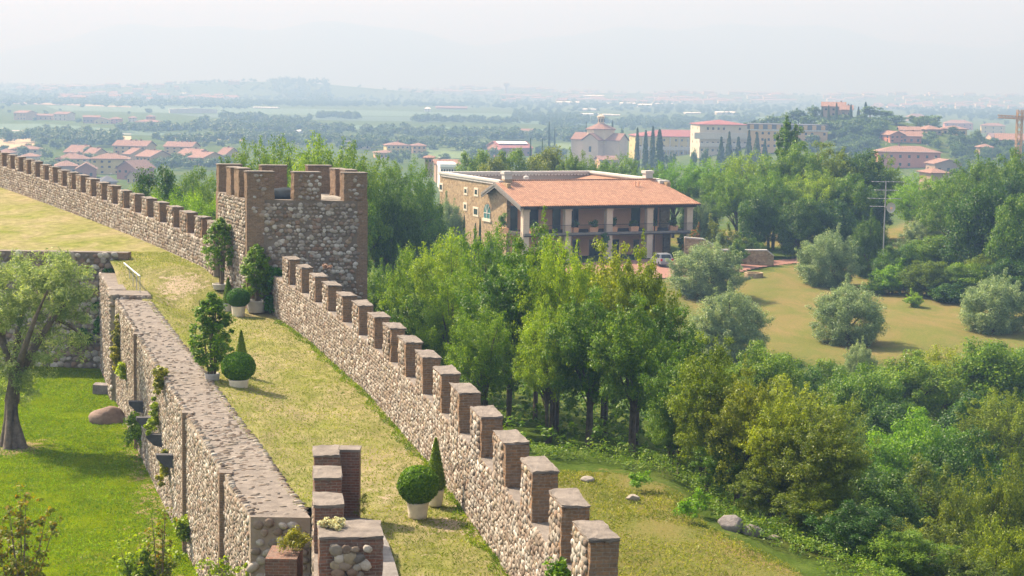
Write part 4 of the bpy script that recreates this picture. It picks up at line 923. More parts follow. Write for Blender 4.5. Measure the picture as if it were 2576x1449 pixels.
V, Fq = clump_cloud(cc, rng.uniform(.25, .5, len(cc)), 92, (.17, .045), .5, .75)
obj('crown', npmesh('olive_crown', V, Fq, L['gardenolive']), ol)

# ------------------------------------------------------------------ the villa
def vor_stone(name, cols, scale, mortar, ms=.05):
    m, nt, b = newmat(name); o = coord(nt, 'Object'); mp = nt.nodes.new('ShaderNodeMapping'); mp.inputs['Scale'].default_value = (1, 1, 1.35); nt.links.new(o, mp.inputs[0])
    v = nt.nodes.new('ShaderNodeTexVoronoi'); v.inputs['Scale'].default_value = scale; nt.links.new(mp.outputs[0], v.inputs['Vector'])
    e = nt.nodes.new('ShaderNodeTexVoronoi'); e.feature = 'DISTANCE_TO_EDGE'; e.inputs['Scale'].default_value = scale; nt.links.new(mp.outputs[0], e.inputs['Vector'])
    sp = nt.nodes.new('ShaderNodeSeparateColor'); nt.links.new(v.outputs['Color'], sp.inputs[0])
    c = ramp(nt, sp.outputs[0], [(i / (len(cols) - 1), q) for i, q in enumerate(cols)])
    mk = ramp(nt, e.outputs[0], [(ms * .3, (1, 1, 1)), (ms, (0, 0, 0))]); c = mix(nt, mk, c, mortar)
    nz = ramp(nt, noise(nt, o, 1.2, 5, .7), [(.3, (.8, .8, .8)), (.7, (1.15, 1.15, 1.15))]); c = mix(nt, 1.0, c, nz, 'MULTIPLY')
    nt.links.new(c, b.inputs['Base Color']); b.inputs['Roughness'].default_value = .92; b.inputs['Specular IOR Level'].default_value = .15
    bump(nt, b, e.outputs[0], .8, .06); return m
M['vstone'] = vor_stone('villa_stone', [(.20, .135, .075), (.29, .205, .115), (.36, .27, .16), (.25, .175, .10), (.33, .255, .165)], 3.0, (.27, .205, .125))
M['terracotta'] = simple('terracotta_plaster', (.80, .43, .25), (.73, .38, .22), .8, .9)
M['tile'] = tile_mat('villa_tiles', (.44, .26, .17), (.34, .18, .115), (.18, .09, .06), .30)
M['wood'] = simple('grey_timber', (.22, .205, .185), (.13, .12, .11), 3)
M['wood_dark'] = simple('dark_timber', (.055, .04, .035), (.035, .028, .025), 3)
M['white'] = simple('white_stone', (.50, .48, .45), (.40, .38, .35), 1.5, .8)
M['frame_st'] = simple('pale_window_stone', (.60, .52, .42), (.50, .43, .34), 2)
M['glass'] = simple('dark_glass', (.022, .03, .03), (.012, .016, .016), .6, .12, 0, 20, .6)
M['teal'] = simple('teal_glass', (.06, .20, .20), (.03, .12, .12), .6, .15, 0, 20, .6)
M['pillar'] = simple('pillar_stone', (.62, .50, .40), (.53, .42, .33), 2.5, .9, .3, 12)
M['iron'] = simple('dark_iron', (.03, .03, .03), (.02, .02, .02), 5, .5)
M['plaster_grey'] = simple('grey_plaster', (.33, .275, .23), (.28, .235, .2), .7)
HE = at(1310, 517, 210); VA = R(23); vx = Vector((math.cos(VA), math.sin(VA), 0)); vy = Vector((-math.sin(VA), math.cos(VA), 0)); VZ = -9.5
vil = thing('villa', 'long stone and terracotta villa with a wide tiled porch roof above the olive lawn', 'house', (HE.x, HE.y, VZ), VA)
def vloc(u, v, w=None, d=None):
    """survey pixel -> villa-local point on the plane x=w or y=d"""
    r = ray(u, v); o = CAM - Vector((HE.x, HE.y, VZ)); ol_, rl = Vector((o.dot(vx), o.dot(vy), o.z)), Vector((r.dot(vx), r.dot(vy), r.z))
    t = (w - ol_.x) / rl.x if w is not None else (d - ol_.y) / rl.y; return ol_ + rl * t
zz1 = lambda x, y: x
D0, D1, WL, WR, TOPZ = 6.2, 29.8, .8, 23.6, 9.2
MB().box(WL, WL + .5, D0, D1, -1, TOPZ).build('side_wall', [M['vstone']], vil)
MB().box(WR - .5, WR, D0, D1, -1, TOPZ).build('side_wall', [M['vstone']], vil)
MB().box(WL + .5, WR - .5, D1 - .5, D1 - .004, -1, TOPZ).build('rear_wall', [M['plaster_grey']], vil)
MB().box(WL + .5, WR - .5, D0 + .05, D0 + .5, -1, 8.3).build('porch_wall', [M['terracotta']], vil)
MB().box(WL + .5, WR - .5, D0 + .5, D1 - .5, 7.2, 7.6).build('flat_roof', [M['plaster_grey']], vil)
MB().poly([(WR - .5, 8.9, 8.9), (WR - .5, D1 - .5, 8.9), (WR - 7.5, D1 - .5, 7.62), (WR - 7.5, 8.9, 7.62)]).build('inner_roof', [M['tile']], vil)
cor = MB()
def cornice(x0, x1, y0, y1):
    cor.box(x0 - .22, x1 + .22, y0 - .22, y1 + .22, TOPZ, TOPZ + .26, 0); cor.box(x0 - .10, x1 + .10, y0 - .10, y1 + .10, TOPZ - .16, TOPZ - .003, 0)
cornice(WL, WL + .5, 8.6, D1 - .8); cornice(WR - .5, WR, 9.2, D1 - .8); cornice(WL, WR, D1 - .5, D1)
cor.build('cornice', [M['white']], vil)
M['dentil'] = tile_mat('dentil_band', (.60, .57, .53), (.56, .53, .5), (.16, .12, .10), .5)
MB().box(WL - .12, WL - .003, 9, D1 - .63, TOPZ - .34, TOPZ - .165).box(WL + .6, WR - .6, D1 - .59, D1 - .503, TOPZ - .34, TOPZ - .165).build('dentil_band', [M['dentil']], vil)
ZE, ZR, DR = 6.86, 9.42, 8.9; sl = (ZR - ZE) / DR
rf = MB()
rf.hexa([(WL + .1, -.15, ZE - .22), (24.5, -.15, ZE - .22), (22.7, DR, ZR - .2), (WL + .1, DR, ZR - .2)], [(WL + .1, -.15, ZE), (24.6, -.15, ZE), (22.75, DR, ZR), (WL + .1, DR, ZR)], 1, 0)
rf.hexa([(0, -.15, ZE - .22), (WL + .1, -.15, ZE - .22), (WL + .1, 8.2, ZE + sl * 8.2 - .2), (0, 8.2, ZE + sl * 8.2 - .2)], [(0, -.15, ZE), (WL + .1, -.15, ZE), (WL + .1, 8.2, ZE + sl * 8.2), (0, 8.2, ZE + sl * 8.2)], 1, 0)
rf.hexa([(0, 8.2, ZE + sl * 8.2 - .2), (WL - .02, 8.2, ZE + sl * 8.2 - .2), (WL - .02, 12.5, 7.5), (0, 12.5, 7.5)], [(0, 8.2, ZE + sl * 8.2), (WL - .02, 8.2, ZE + sl * 8.2), (WL - .02, 12.5, 7.7), (0, 12.5, 7.7)], 1, 0)
rf.hexa([(WL + .5, DR, ZR - .2), (22.7, DR, ZR - .2), (22.7, DR + 3, ZR - 1.4), (WL + .5, DR + 3, ZR - 1.4)], [(WL + .5, DR, ZR), (22.75, DR, ZR), (22.75, DR + 3, ZR - 1.2), (WL + .5, DR + 3, ZR - 1.2)], 1, 0)
rf.poly([(24.6, -.15, ZE), (24.9, DR, ZE + .2), (22.75, DR, ZR)], 0)
rfo = rf.build('roof', [M['tile'], M['wood_dark']], vil)
rd = MB(); 
for q in np.arange(WL + .2, 22.6, .42): rd.tube([(q, DR, ZR + .02), (q + .40, DR, ZR + .02)], .11, 8)
rd.build('ridge_tiles', [M['tile']], rfo)
# end tiles scalloping the eave
et = MB()
for q in np.arange(.1, 24.5, .26): et.tube([(q, -.22, ZE - .02), (q, .5, ZE + .02 + sl * .6)], .085, 6)
et.build('eave_tiles', [M['tile']], rfo)
vg = MB()
for k_, (o_, h_) in enumerate(((-.08, .34), (-.02, .60))):
    for (y0, z0, y1, z1) in ((-.2, ZE, 8.2, ZE + sl * 8.2), (8.2, ZE + sl * 8.2, 12.6, 7.68)):
        vg.hexa([(o_ - .06, y0, z0 - h_), (o_ + .05, y0, z0 - h_), (o_ + .05, y1, z1 - h_), (o_ - .06, y1, z1 - h_)], [(o_ - .06, y0, z0 - .0 - k_ * .3), (o_ + .05, y0, z0 - k_ * .3), (o_ + .05, y1, z1 - k_ * .3), (o_ - .06, y1, z1 - k_ * .3)])
vg.build('verge_boards', [M['wood']], vil)
MB().box(.6, 24.2, .25, .45, ZE - .45, ZE - .2).build('eave_beam', [M['wood_dark']], vil)
for k_ in range(5):
    w0 = .75 + k_ * 5.62; pm_ = MB(); pm_.box(w0, w0 + .82, .9, 1.7, -.6, ZE - .75); pm_.box(w0 - .07, w0 + .89, .83, 1.77, ZE - .75, ZE - .40); po = pm_.build('pillar', [M['pillar']], vil)
    if k_ in (1, 3): MB().tube([(w0 + .95, .75, ZE - .3), (w0 + .95, .75, 0)], .06, 6).build('downpipe', [M['iron']], po)
MB().box(WL, 24.0, .75, D0 + .04, 3.05, 3.4).build('porch_floor', [M['wood_dark']], vil)
MB().box(WL, 24.0, .6, .74, 3.18, 3.46).build('floor_edge', [M['wood']], vil)
ra_ = MB(); ra_.box(WL + .9, 23.9, .68, .72, 4.36, 4.41)
for q in np.arange(WL + 1, 23.9, .16): ra_.box(q, q + .014, .693, .707, 3.46, 4.36)
ra_.build('railing', [M['iron']], vil)
def opening(u0, u1, v0, v1, d=None, w=None, frame=.12, glass='glass', fm='wood', name='window', proud=.06):
    a, b = vloc(u0, v0, w, d), vloc(u1, v1, w, d); z0, z1 = min(a.z, b.z), max(a.z, b.z)
    if d is not None: x0, x1 = sorted((a.x, b.x)); bx = lambda g, p0, p1: (x0 - g, x1 + g, d - p1, d - p0, z0 - g, z1 + g)
    else: y0, y1 = sorted((a.y, b.y)); bx = lambda g, p0, p1: (w - p1, w - p0, y0 - g, y1 + g, z0 - g, z1 + g)
    f = MB().box(*bx(frame, -.05, proud)).build(name, [M[fm]], vil); MB().box(*bx(0, -.02, proud + .012)).build('glass', [M[glass]], f); return f
DW = D0 + .05
for (u0, u1) in ((1328, 1352), (1391, 1408), (1430, 1453), (1589, 1608), (1630, 1652), (1284, 1300)): opening(u0, u1, 519, 583, d=DW, frame=.07)
for (u0, u1) in ((1442, 1455), (1483, 1507), (1529, 1555), (1594, 1606), (1629, 1641)): opening(u0, u1, 604, 650, d=DW, frame=.06, name='door')
a = vloc(1668, 604, d=DW - .1); MB().box(a.x, WR, D0 - .35, D0 + .04, -.8, 3.04).build('stone_bay', [M['vstone']], vil)
a = vloc(1660, 519, d=DW - .1); MB().box(a.x, a.x + 1.2, D0 - .3, D0 + .04, 3.41, 7.6).build('stone_bay', [M['vstone']], vil)
ZP = lambda x, y: (1073.3 + .18229 * x, 415.9 + .18229 * y)
for (x0, y0, x1, y1, nm) in ((184, 265, 217, 338, ''), (527, 325, 556, 384, ''), (668, 333, 702, 404, ''), (522, 536, 548, 600, ''), (655, 595, 706, 684, '')):
    (u0, v0), (u1, v1) = ZP(x0, y0), ZP(x1, y1); opening(u0, u1, v0, v1, w=WL, frame=.26, fm='frame_st', glass='glass')
# arched window
(u0, v0), (u1, v1) = ZP(795, 525), ZP(882, 742); a, b = vloc(u0, v0, WL), vloc(u1, v1, WL); y0, y1 = sorted((a.y, b.y)); z0, z1 = b.z, a.z; cy, hw = (y0 + y1) / 2, (y1 - y0) / 2
def archpts(h, z0, z1, n=10): return [(cy - h, z0)] + [(cy - h * math.cos(math.pi * i / n), z1 - h + h * math.sin(math.pi * i / n)) for i in range(n + 1)] + [(cy + h, z0)]
aw = MB().prism(archpts(hw + .18, z0, z1 + .18), lambda p, q: (WL - .02, p, q), lambda p, q: (WL + .05, p, q)).build('arched_window', [M['brick_corner']], vil)
MB().prism(archpts(hw, z0, z1), lambda p, q: (WL - .035, p, q), lambda p, q: (WL + .02, p, q)).build('glass', [M['teal']], aw)
fr = MB(); fr.box(WL - .09, WL - .04, cy - .05, cy + .05, z0, z1); fr.box(WL - .08, WL - .036, cy - hw, cy + hw, z1 - hw * 1.1, z1 - hw * 1.1 + .1); fr.box(WL - .085, WL - .038, cy - hw, cy - hw + .1, z0, z1 - hw); fr.box(WL - .085, WL - .038, cy + hw - .1, cy + hw, z0, z1 - hw)
for s in (-1, 1): fr.hexa([(WL - .087, cy + s * .02, z1 - hw), (WL - .04, cy + s * .02, z1 - hw), (WL - .04, cy + s * .10, z1 - hw), (WL - .087, cy + s * .10, z1 - hw)], [(WL - .087, cy + s * hw * .62, z1 - .2), (WL - .04, cy + s * hw * .62, z1 - .2), (WL - .04, cy + s * (hw * .62 + .08), z1 - .26), (WL - .087, cy + s * (hw * .62 + .08), z1 - .26)])
fr.build('frame', [M['white']], aw); MB().box(WL - .14, WL - .003, cy - hw - .3, cy + hw + .3, z0 - .4, z0 - .01).build('sill', [M['frame_st']], aw)
def chimney(w, d, z, s, h):
    c = MB(); c.box(w - s, w + s, d - s, d + s, z, z + h * .45, 1); c.box(w - s * .95, w + s * .95, d - s * .95, d + s * .95, z + h * .45, z + h * .8, 0); c.box(w - s * 1.2, w + s * 1.2, d - s * 1.2, d + s * 1.2, z + h * .8, z + h, 0); c.build('chimney', [M['white'], M['vstone']], rfo)
chimney(1.75, 8.6, ZR - .6, .52, 1.8); chimney(22.0, 9.6, ZR - .6, .52, 1.7)
MB().lathe([(.25, 7.6), (.25, 9.2), (.36, 9.2), (.36, 9.5), (.2, 9.6)], 7.6, 16, 12).build('roof_vent', [M['white']], rfo)
MB().box(22.6, 24.0, DR - 1.6, DR - .4, ZR - .55, ZR - .05).build('roof_box', [M['white']], rfo)
for w in (18.6, 19.1): MB().tube([(w, DR - 2.5, ZR - .9), (w, DR - 2.5, ZR - .05)], .12, 8).build('flue', [M['terracotta']], rfo)
# planters on the porch
PL = [(1266, 592, 28, 70), (1342, 590, 18, 30), (1443, 588, 22, 36), (1492, 588, 26, 32), (1541, 588, 22, 40), (1594, 588, 24, 26), (1641, 588, 26, 36), (1693, 588, 24, 34)]
for i_, (u, v, wpx, hpx) in enumerate(PL):
    q = vloc(u, v - 3, d=1.6 if i_ else 3.0); wv = Vector((HE.x, HE.y, VZ)) + vx * q.x + vy * q.y; zz = VZ + 3.4
    t = thing('planter', f'{ordinal(i_)} terracotta planter with a green bush from the left on the villa porch', 'planter', (wv.x, wv.y, zz), VA, 'planters along the villa porch')
    MB().hexa([(-.5, -.28, 0), (.5, -.28, 0), (.5, .28, 0), (-.5, .28, 0)], [(-.58, -.34, .62), (.58, -.34, .62), (.58, .34, .62), (-.58, .34, .62)]).build('box', [M['terracotta']], t)
    hh = hpx * pxm(213) * .5; cc = crown_points(16, wpx * pxm(213) * .42, hh * .55, .62 + hh * .5, .3, -.8); V, Fq = clump_cloud(cc, np.full(len(cc), .32), 60, (.2, .12), .5); obj('bush', npmesh('planter_bush', V, Fq, L['dark' if i_ % 3 else 'mid']), t)
# small cream and dark things: hatchback parked under the porch end
car = thing('parked_car', 'small silver hatchback parked rear outwards beside the villa porch', 'car', (at(1664, 655, 209).x, 208.6, VZ + .12), R(15))
M['silver'] = simple('silver_paint', (.26, .27, .29), (.23, .24, .26), 1, .28, 0, 20, .6, .25); M['rubber'] = simple('rubber', (.02, .02, .02), (.015, .015, .015), 5); M['red_lamp'] = simple('red_lamp', (.45, .02, .02), (.35, .015, .015), 5, .25)
cb = MB(); prof = [(-1.78, .32), (-1.82, .62), (-1.76, .92), (-1.55, 1.0), (-1.32, 1.46), (.15, 1.5), (.55, 1.38), (1.05, .98), (1.7, .82), (1.82, .55), (1.78, .3)]
def carx(h): return .80 if h < 1.0 else .80 - (h - 1.0) * .32
k0 = len(cb.V)
for s in (-1, 1): cb.V += [(s * carx(h), y, h) for y, h in prof]
n = len(prof)
for i in range(n): cb.F.append((i, (i + 1) % n, n + (i + 1) % n, n + i)); cb.M.append(0)
cb.F += [tuple(range(n))[::-1], tuple(range(n, 2 * n))]; cb.M += [0, 0]; co = cb.build('body', [M['silver']], car)
MB().hexa([(-.60, -1.60, .99), (.60, -1.60, .99), (.60, -1.50, .98), (-.60, -1.50, .98)], [(-.54, -1.375, 1.40), (.54, -1.375, 1.40), (.54, -1.3, 1.40), (-.54, -1.3, 1.40)]).build('rear_window', [M['glass']], car)
for s in (-1, 1):
    MB().hexa([(s * .80, -1.35, 1.02), (s * .825, -1.35, 1.02), (s * .825, .8, 1.02), (s * .80, .8, 1.02)], [(s * .68, -1.2, 1.4), (s * .70, -1.2, 1.4), (s * .70, .3, 1.4), (s * .68, .3, 1.4)]).build('side_window', [M['glass']], car)
    MB().box(s * .68 - .11, s * .68 + .11, -1.86, -1.70, .68, .96).build('tail_lamp', [M['red_lamp']], car)
    for yy in (-1.15, 1.15): MB().tube([(s * .62, yy, .29), (s * .82, yy, .29)], .30, 16).build('wheel', [M['rubber']], car)
MB().box(-.27, .27, -1.86, -1.79, .62, .75).build('number_plate', [M['white']], car)
MB().box(-.78, .78, -1.9, -1.75, .30, .52).build('bumper', [M['silver']], car)
# driveway, path, retaining wall, antenna, well ruin, fence
M['paver'] = simple('red_pavers', (.25, .125, .09), (.19, .10, .075), 2.0, .9, .3, 8)
draped('driveway', [(HE.x + 3, 206.8), (HE.x + 3.5, 199.5), (20.6, 196.5), (22.0, 203), (27.0, 214), (23, 220)], M['paver'], .12, .8)
pa = [ground_hit(u, v) for u, v in ((1835, 672), (1900, 662), (2010, 654), (2012, 664), (1905, 677), (1850, 690))]
draped('path', [(p.x, p.y) for p in pa], M['paver'], .12, .6)
rw = thing('garden_wall', 'low stone wall with pale sloped coping stepping down right of the villa', 'stone wall')
wp = [(1722, 596, 214), (1770, 600, 214), (1816, 627, 213.5), (1886, 628, 212.5), (1930, 628, 212), (1947, 642, 212)]
for i in range(len(wp) - 1):
    a, b = at(*wp[i]), at(*wp[i + 1]); mbw = MB(); mbw.hexa([(a.x, a.y, -11), (b.x, b.y, -11), (b.x, b.y + .45, -11), (a.x, a.y + .45, -11)], [(a.x, a.y, a.z - .16), (b.x, b.y, b.z - .16), (b.x, b.y + .45, b.z - .16), (a.x, a.y + .45, a.z - .16)]); mbw.build('wall_section', [M['vstone']], rw)
    MB().hexa([(a.x, a.y - .08, a.z - .157), (b.x, b.y - .08, b.z - .157), (b.x, b.y + .53, b.z - .157), (a.x, a.y + .53, a.z - .157)], [(a.x, a.y - .08, a.z), (b.x, b.y - .08, b.z), (b.x, b.y + .53, b.z), (a.x, a.y + .53, a.z)]).build('coping', [M['white']], rw)
gpos = at(2223, 610, 198); ant = thing('antenna_mast', 'tall thin antenna mast with a round satellite dish standing on the olive lawn', 'antenna', (gpos.x, gpos.y, hz(gpos.x, gpos.y)))
zt = at(2226, 455, 198).z - hz(gpos.x, gpos.y); M['steel'] = simple('mast_steel', (.34, .34, .34), (.24, .24, .24), 3, .5, 0, 20, .4, .4)
MB().tube([(0, 0, -.3), (0, 0, zt)], .075, 8).build('pole', [M['steel']], ant)
for (dz, x0, x1) in ((-.1, -1.5, 2.0), (-1.05, -1.2, 1.4), (-2.0, -1.9, 1.7), (-2.9, -1.6, .2)):
    am = MB(); am.tube([(x0, .12, zt + dz), (x1, .12, zt + dz)], .04, 5)
    for q in np.linspace(x0, x1, 7): am.tube([(q, -.35, zt + dz), (q, .6, zt + dz)], .018, 4)
    am.build('aerial', [M['steel']], ant)
MB().box(-.25, .1, -.2, .1, 1.7, 2.2).build('junction_box', [M['white']], ant)
ds = MB(); k_ = [(0.02, .10), (.22, .08), (.42, .02), (.52, -.06)]
for i in range(len(k_)):
    for j in range(18): a = 2 * math.pi * j / 18; ds.V.append((.62 + k_[i][0] * math.cos(a), -.18 - (-k_[i][1]), zt - 3.0 + k_[i][0] * 1.15 * math.sin(a)))
for i in range(len(k_) - 1):
    for j in range(18): ds.F.append((i * 18 + j, i * 18 + (j + 1) % 18, (i + 1) * 18 + (j + 1) % 18, (i + 1) * 18 + j)); ds.M.append(0)
ds.tube([(.62, -.1, zt - 3.0), (0, 0, zt - 3.0)], .04, 5); ds.tube([(.62, -.55, zt - 3.2), (.62, -.1, zt - 3.4)], .03, 5, 1); do = ds.build('dish', [M['white'], M['terracotta']], ant)
MB().box(.52, .72, -.62, -.5, zt - 3.15, zt - 2.95).build('receiver', [M['terracotta']], do)
p = ground_hit(1895, 697); bs = MB(); bs.lathe([(.0, -.2), (1.1, -.2), (1.1, .5), (.8, .5), (.8, .1)], 0, 0, 14, 0, .04); bs.build('stone_ring', [M['vstone']], None, False, (p.x, p.y, p.z)); tag(C.objects['stone_ring'], 'low round stone ring on the dry lawn below the path', 'stone ring')
# rocks right of the battlement wall
for (u, v, s, lab, mt, sd) in ((1836, 1365, (.48, .4, .40), 'tall grey rock, left of the pair on the weedy slope', 'rock', 5), (1892, 1380, (.46, .38, .30), 'rounded grey rock, right of the pair on the weedy slope', 'rock', 6), (1942, 1396, (.30, .26, .12), 'small pale rock half buried below the grey pair', 'rock_pale', 7), (1592, 1262, (.30, .26, .18), 'small pale rock on the dry bank behind the battlement wall', 'rock_pale', 8), (1478, 1212, (.28, .22, .14), 'small pale rock at the foot of the wood behind the battlement wall', 'rock_pale', 9)):
    p = ground_hit(u, v); rock('rock', lab, (p.x, p.y, p.z + .05), *s, M[mt], sd)
# ------------------------------------------------------------------ the town and the plain
WC = {}
def wall_m(key, c):
    c = tuple(x * .74 for x in c)
    if key not in WC: WC[key] = simple(key + '_wall', c, tuple(x * .86 for x in c), .25, .9)
    return WC[key]
tan, yel, pink, red, cream, brownw, whi, oran = (wall_m('tan', (.60, .43, .22)), wall_m('yellow', (.66, .53, .23)), wall_m('pink', (.60, .245, .155)), wall_m('brick_red', (.42, .20, .13)), wall_m('cream', (.68, .60, .46)), wall_m('brown', (.40, .28, .19)), wall_m('white', (.72, .70, .66)), wall_m('orange', (.66, .42, .20)))
rT = tile_mat('roof_tiles', (.33, .20, .145), (.27, .16, .12), (.2, .11, .085), .9); rB = tile_mat('brown_tiles', (.34, .20, .15), (.27, .165, .125), (.2, .12, .09), .9); rG = simple('slate_roof', (.11, .115, .13), (.085, .09, .105), .4, .95, 0, 20, .05); rW = simple('white_roof', (.78, .78, .77), (.68, .68, .68), .3); rM = tile_mat('maroon_tiles', (.36, .13, .12), (.29, .11, .10), (.2, .08, .08), .9)
def build_house(name, label, u0, u1, vt, ve, vb, y, azd, depth, wm, rm, roof='gable', nw=(2, 4), cat='house', ov=.7, chim=1, dishes=0, group=None):
    """house seen between survey columns u0..u1; roof top vt, eaves ve, foot vb"""
    g_ = ground_hit((u0 + u1) / 2, vb).y; y = -y if (y or 0) < 0 else g_ if (y is None or (y > 520 and g_ > 420)) else y
    um = (u0 + u1) / 2; c = at(um, vb, y); a = R(azd); span = (u1 - u0) * pxm(y); w = max(span * .4, (span - depth * abs(math.sin(a))) / math.cos(a))
    z0 = c.z; H = at(um, ve, y).z - z0; HR = at(um, vt, y).z - z0 - H
    if HR < .3 and roof != 'flat': HR = .3
    t = thing(name, label, cat, (c.x, c.y + depth * .4, z0), a, group); X, Y = w / 2 - ov * .5, depth / 2
    wl = MB().box(-X, X, -Y, Y, -4, H)
    if roof == 'gable': wl.poly([(-X, -Y, H), (-X, 0, H + HR), (-X, Y, H)]); wl.poly([(X, -Y, H), (X, Y, H), (X, 0, H + HR)])
    if roof == 'gabled': wl.poly([(-X, -Y, H), (X, -Y, H), (0, -Y, H + HR)]); wl.poly([(-X, Y, H), (0, Y, H + HR), (X, Y, H)])
    wl.build('walls', [wm], t)
    r = MB(); o, th = ov, .25
    if roof == 'gable':
        for s in (-1, 1): e = H - HR * o / Y; q = [(-X - o, s * (Y + o), e), (X + o, s * (Y + o), e), (X + o, 0, H + HR), (-X - o, 0, H + HR)]; q = q if s < 0 else q[::-1]; r.hexa([(p[0], p[1], p[2] + .05) for p in q], [(p[0], p[1], p[2] + th + .05) for p in q])
    elif roof == 'gabled':
        for s in (-1, 1): e = H - HR * o / X; q = [(s * (X + o), -Y - o, e), (s * (X + o), Y + o, e), (0, Y + o, H + HR), (0, -Y - o, H + HR)]; q = q if s > 0 else q[::-1]; r.hexa([(p[0], p[1], p[2] + .05) for p in q], [(p[0], p[1], p[2] + th + .05) for p in q])
    elif roof == 'hip':
        rl = max(0, X - Y); A = [(-X - o, -Y - o, H), (X + o, -Y - o, H), (X + o, Y + o, H), (-X - o, Y + o, H)]; B0, B1 = (-rl, 0, H + HR), (rl, 0, H + HR)
        r.poly([A[0], A[1], B1, B0]); r.poly([A[1], A[2], B1]); r.poly([A[2], A[3], B0, B1]); r.poly([A[3], A[0], B0]); r.poly([(p[0], p[1], H - .01) for p in A][::-1])
        for i in range(4): j = (i + 1) % 4; r.poly([(A[i][0], A[i][1], H - .25), (A[j][0], A[j][1], H - .25), A[j], A[i]])
    elif roof == 'flat': r.box(-X - .15, X + .15, -Y - .15, Y + .15, H + .01, H + max(.35, HR))
    ro = r.build('roof', [rm], t)
    rows, cols = nw
    if rows:
        sh = H / rows
        for i in range(rows):
            for j in range(cols):
                if rnd.random() < .1: continue
                x = -X + (j + .5) * 2 * X / cols; z = sh * (i + .38); ww, wh = min(.55, X / cols * .5), min(.8, sh * .25)
                MB().box(x - ww, x + ww, -Y - .06, -Y + .05, z - wh * .6, z + wh).build('window', [M['glass']], t)
            sx = X if azd > 0 else -X
            for j in range(2):
                yy = -Y + (j + .5) * Y; z = sh * (i + .38); q = sorted((-X - .06, -X + .05)) if azd <= 0 else (X - .05, X + .06)
                q = (-X - .06, -X + .05) if um > CU * .9 or azd < 0 else (X - .05, X + .06)
                MB().box(q[0], q[1], yy - .5, yy + .5, z - .5, z + .8).build('window', [M['glass']], t)
    for k_ in range(chim):
        x = rnd.uniform(-X * .7, X * .7); MB().box(x - .35, x + .35, -.3, .5, H + HR * .4, H + HR + .9).build('chimney', [rm], ro)
    for k_ in range(dishes):
        x = rnd.uniform(-X * .8, X * .8); MB().lathe([(.05, 0), (.06, .5), (.42, .62), (.45, .78)], x, -.2, 10).build('satellite_dish', [M['white']], ro); ro.children[-1].location.z = H + HR - .05
    return t
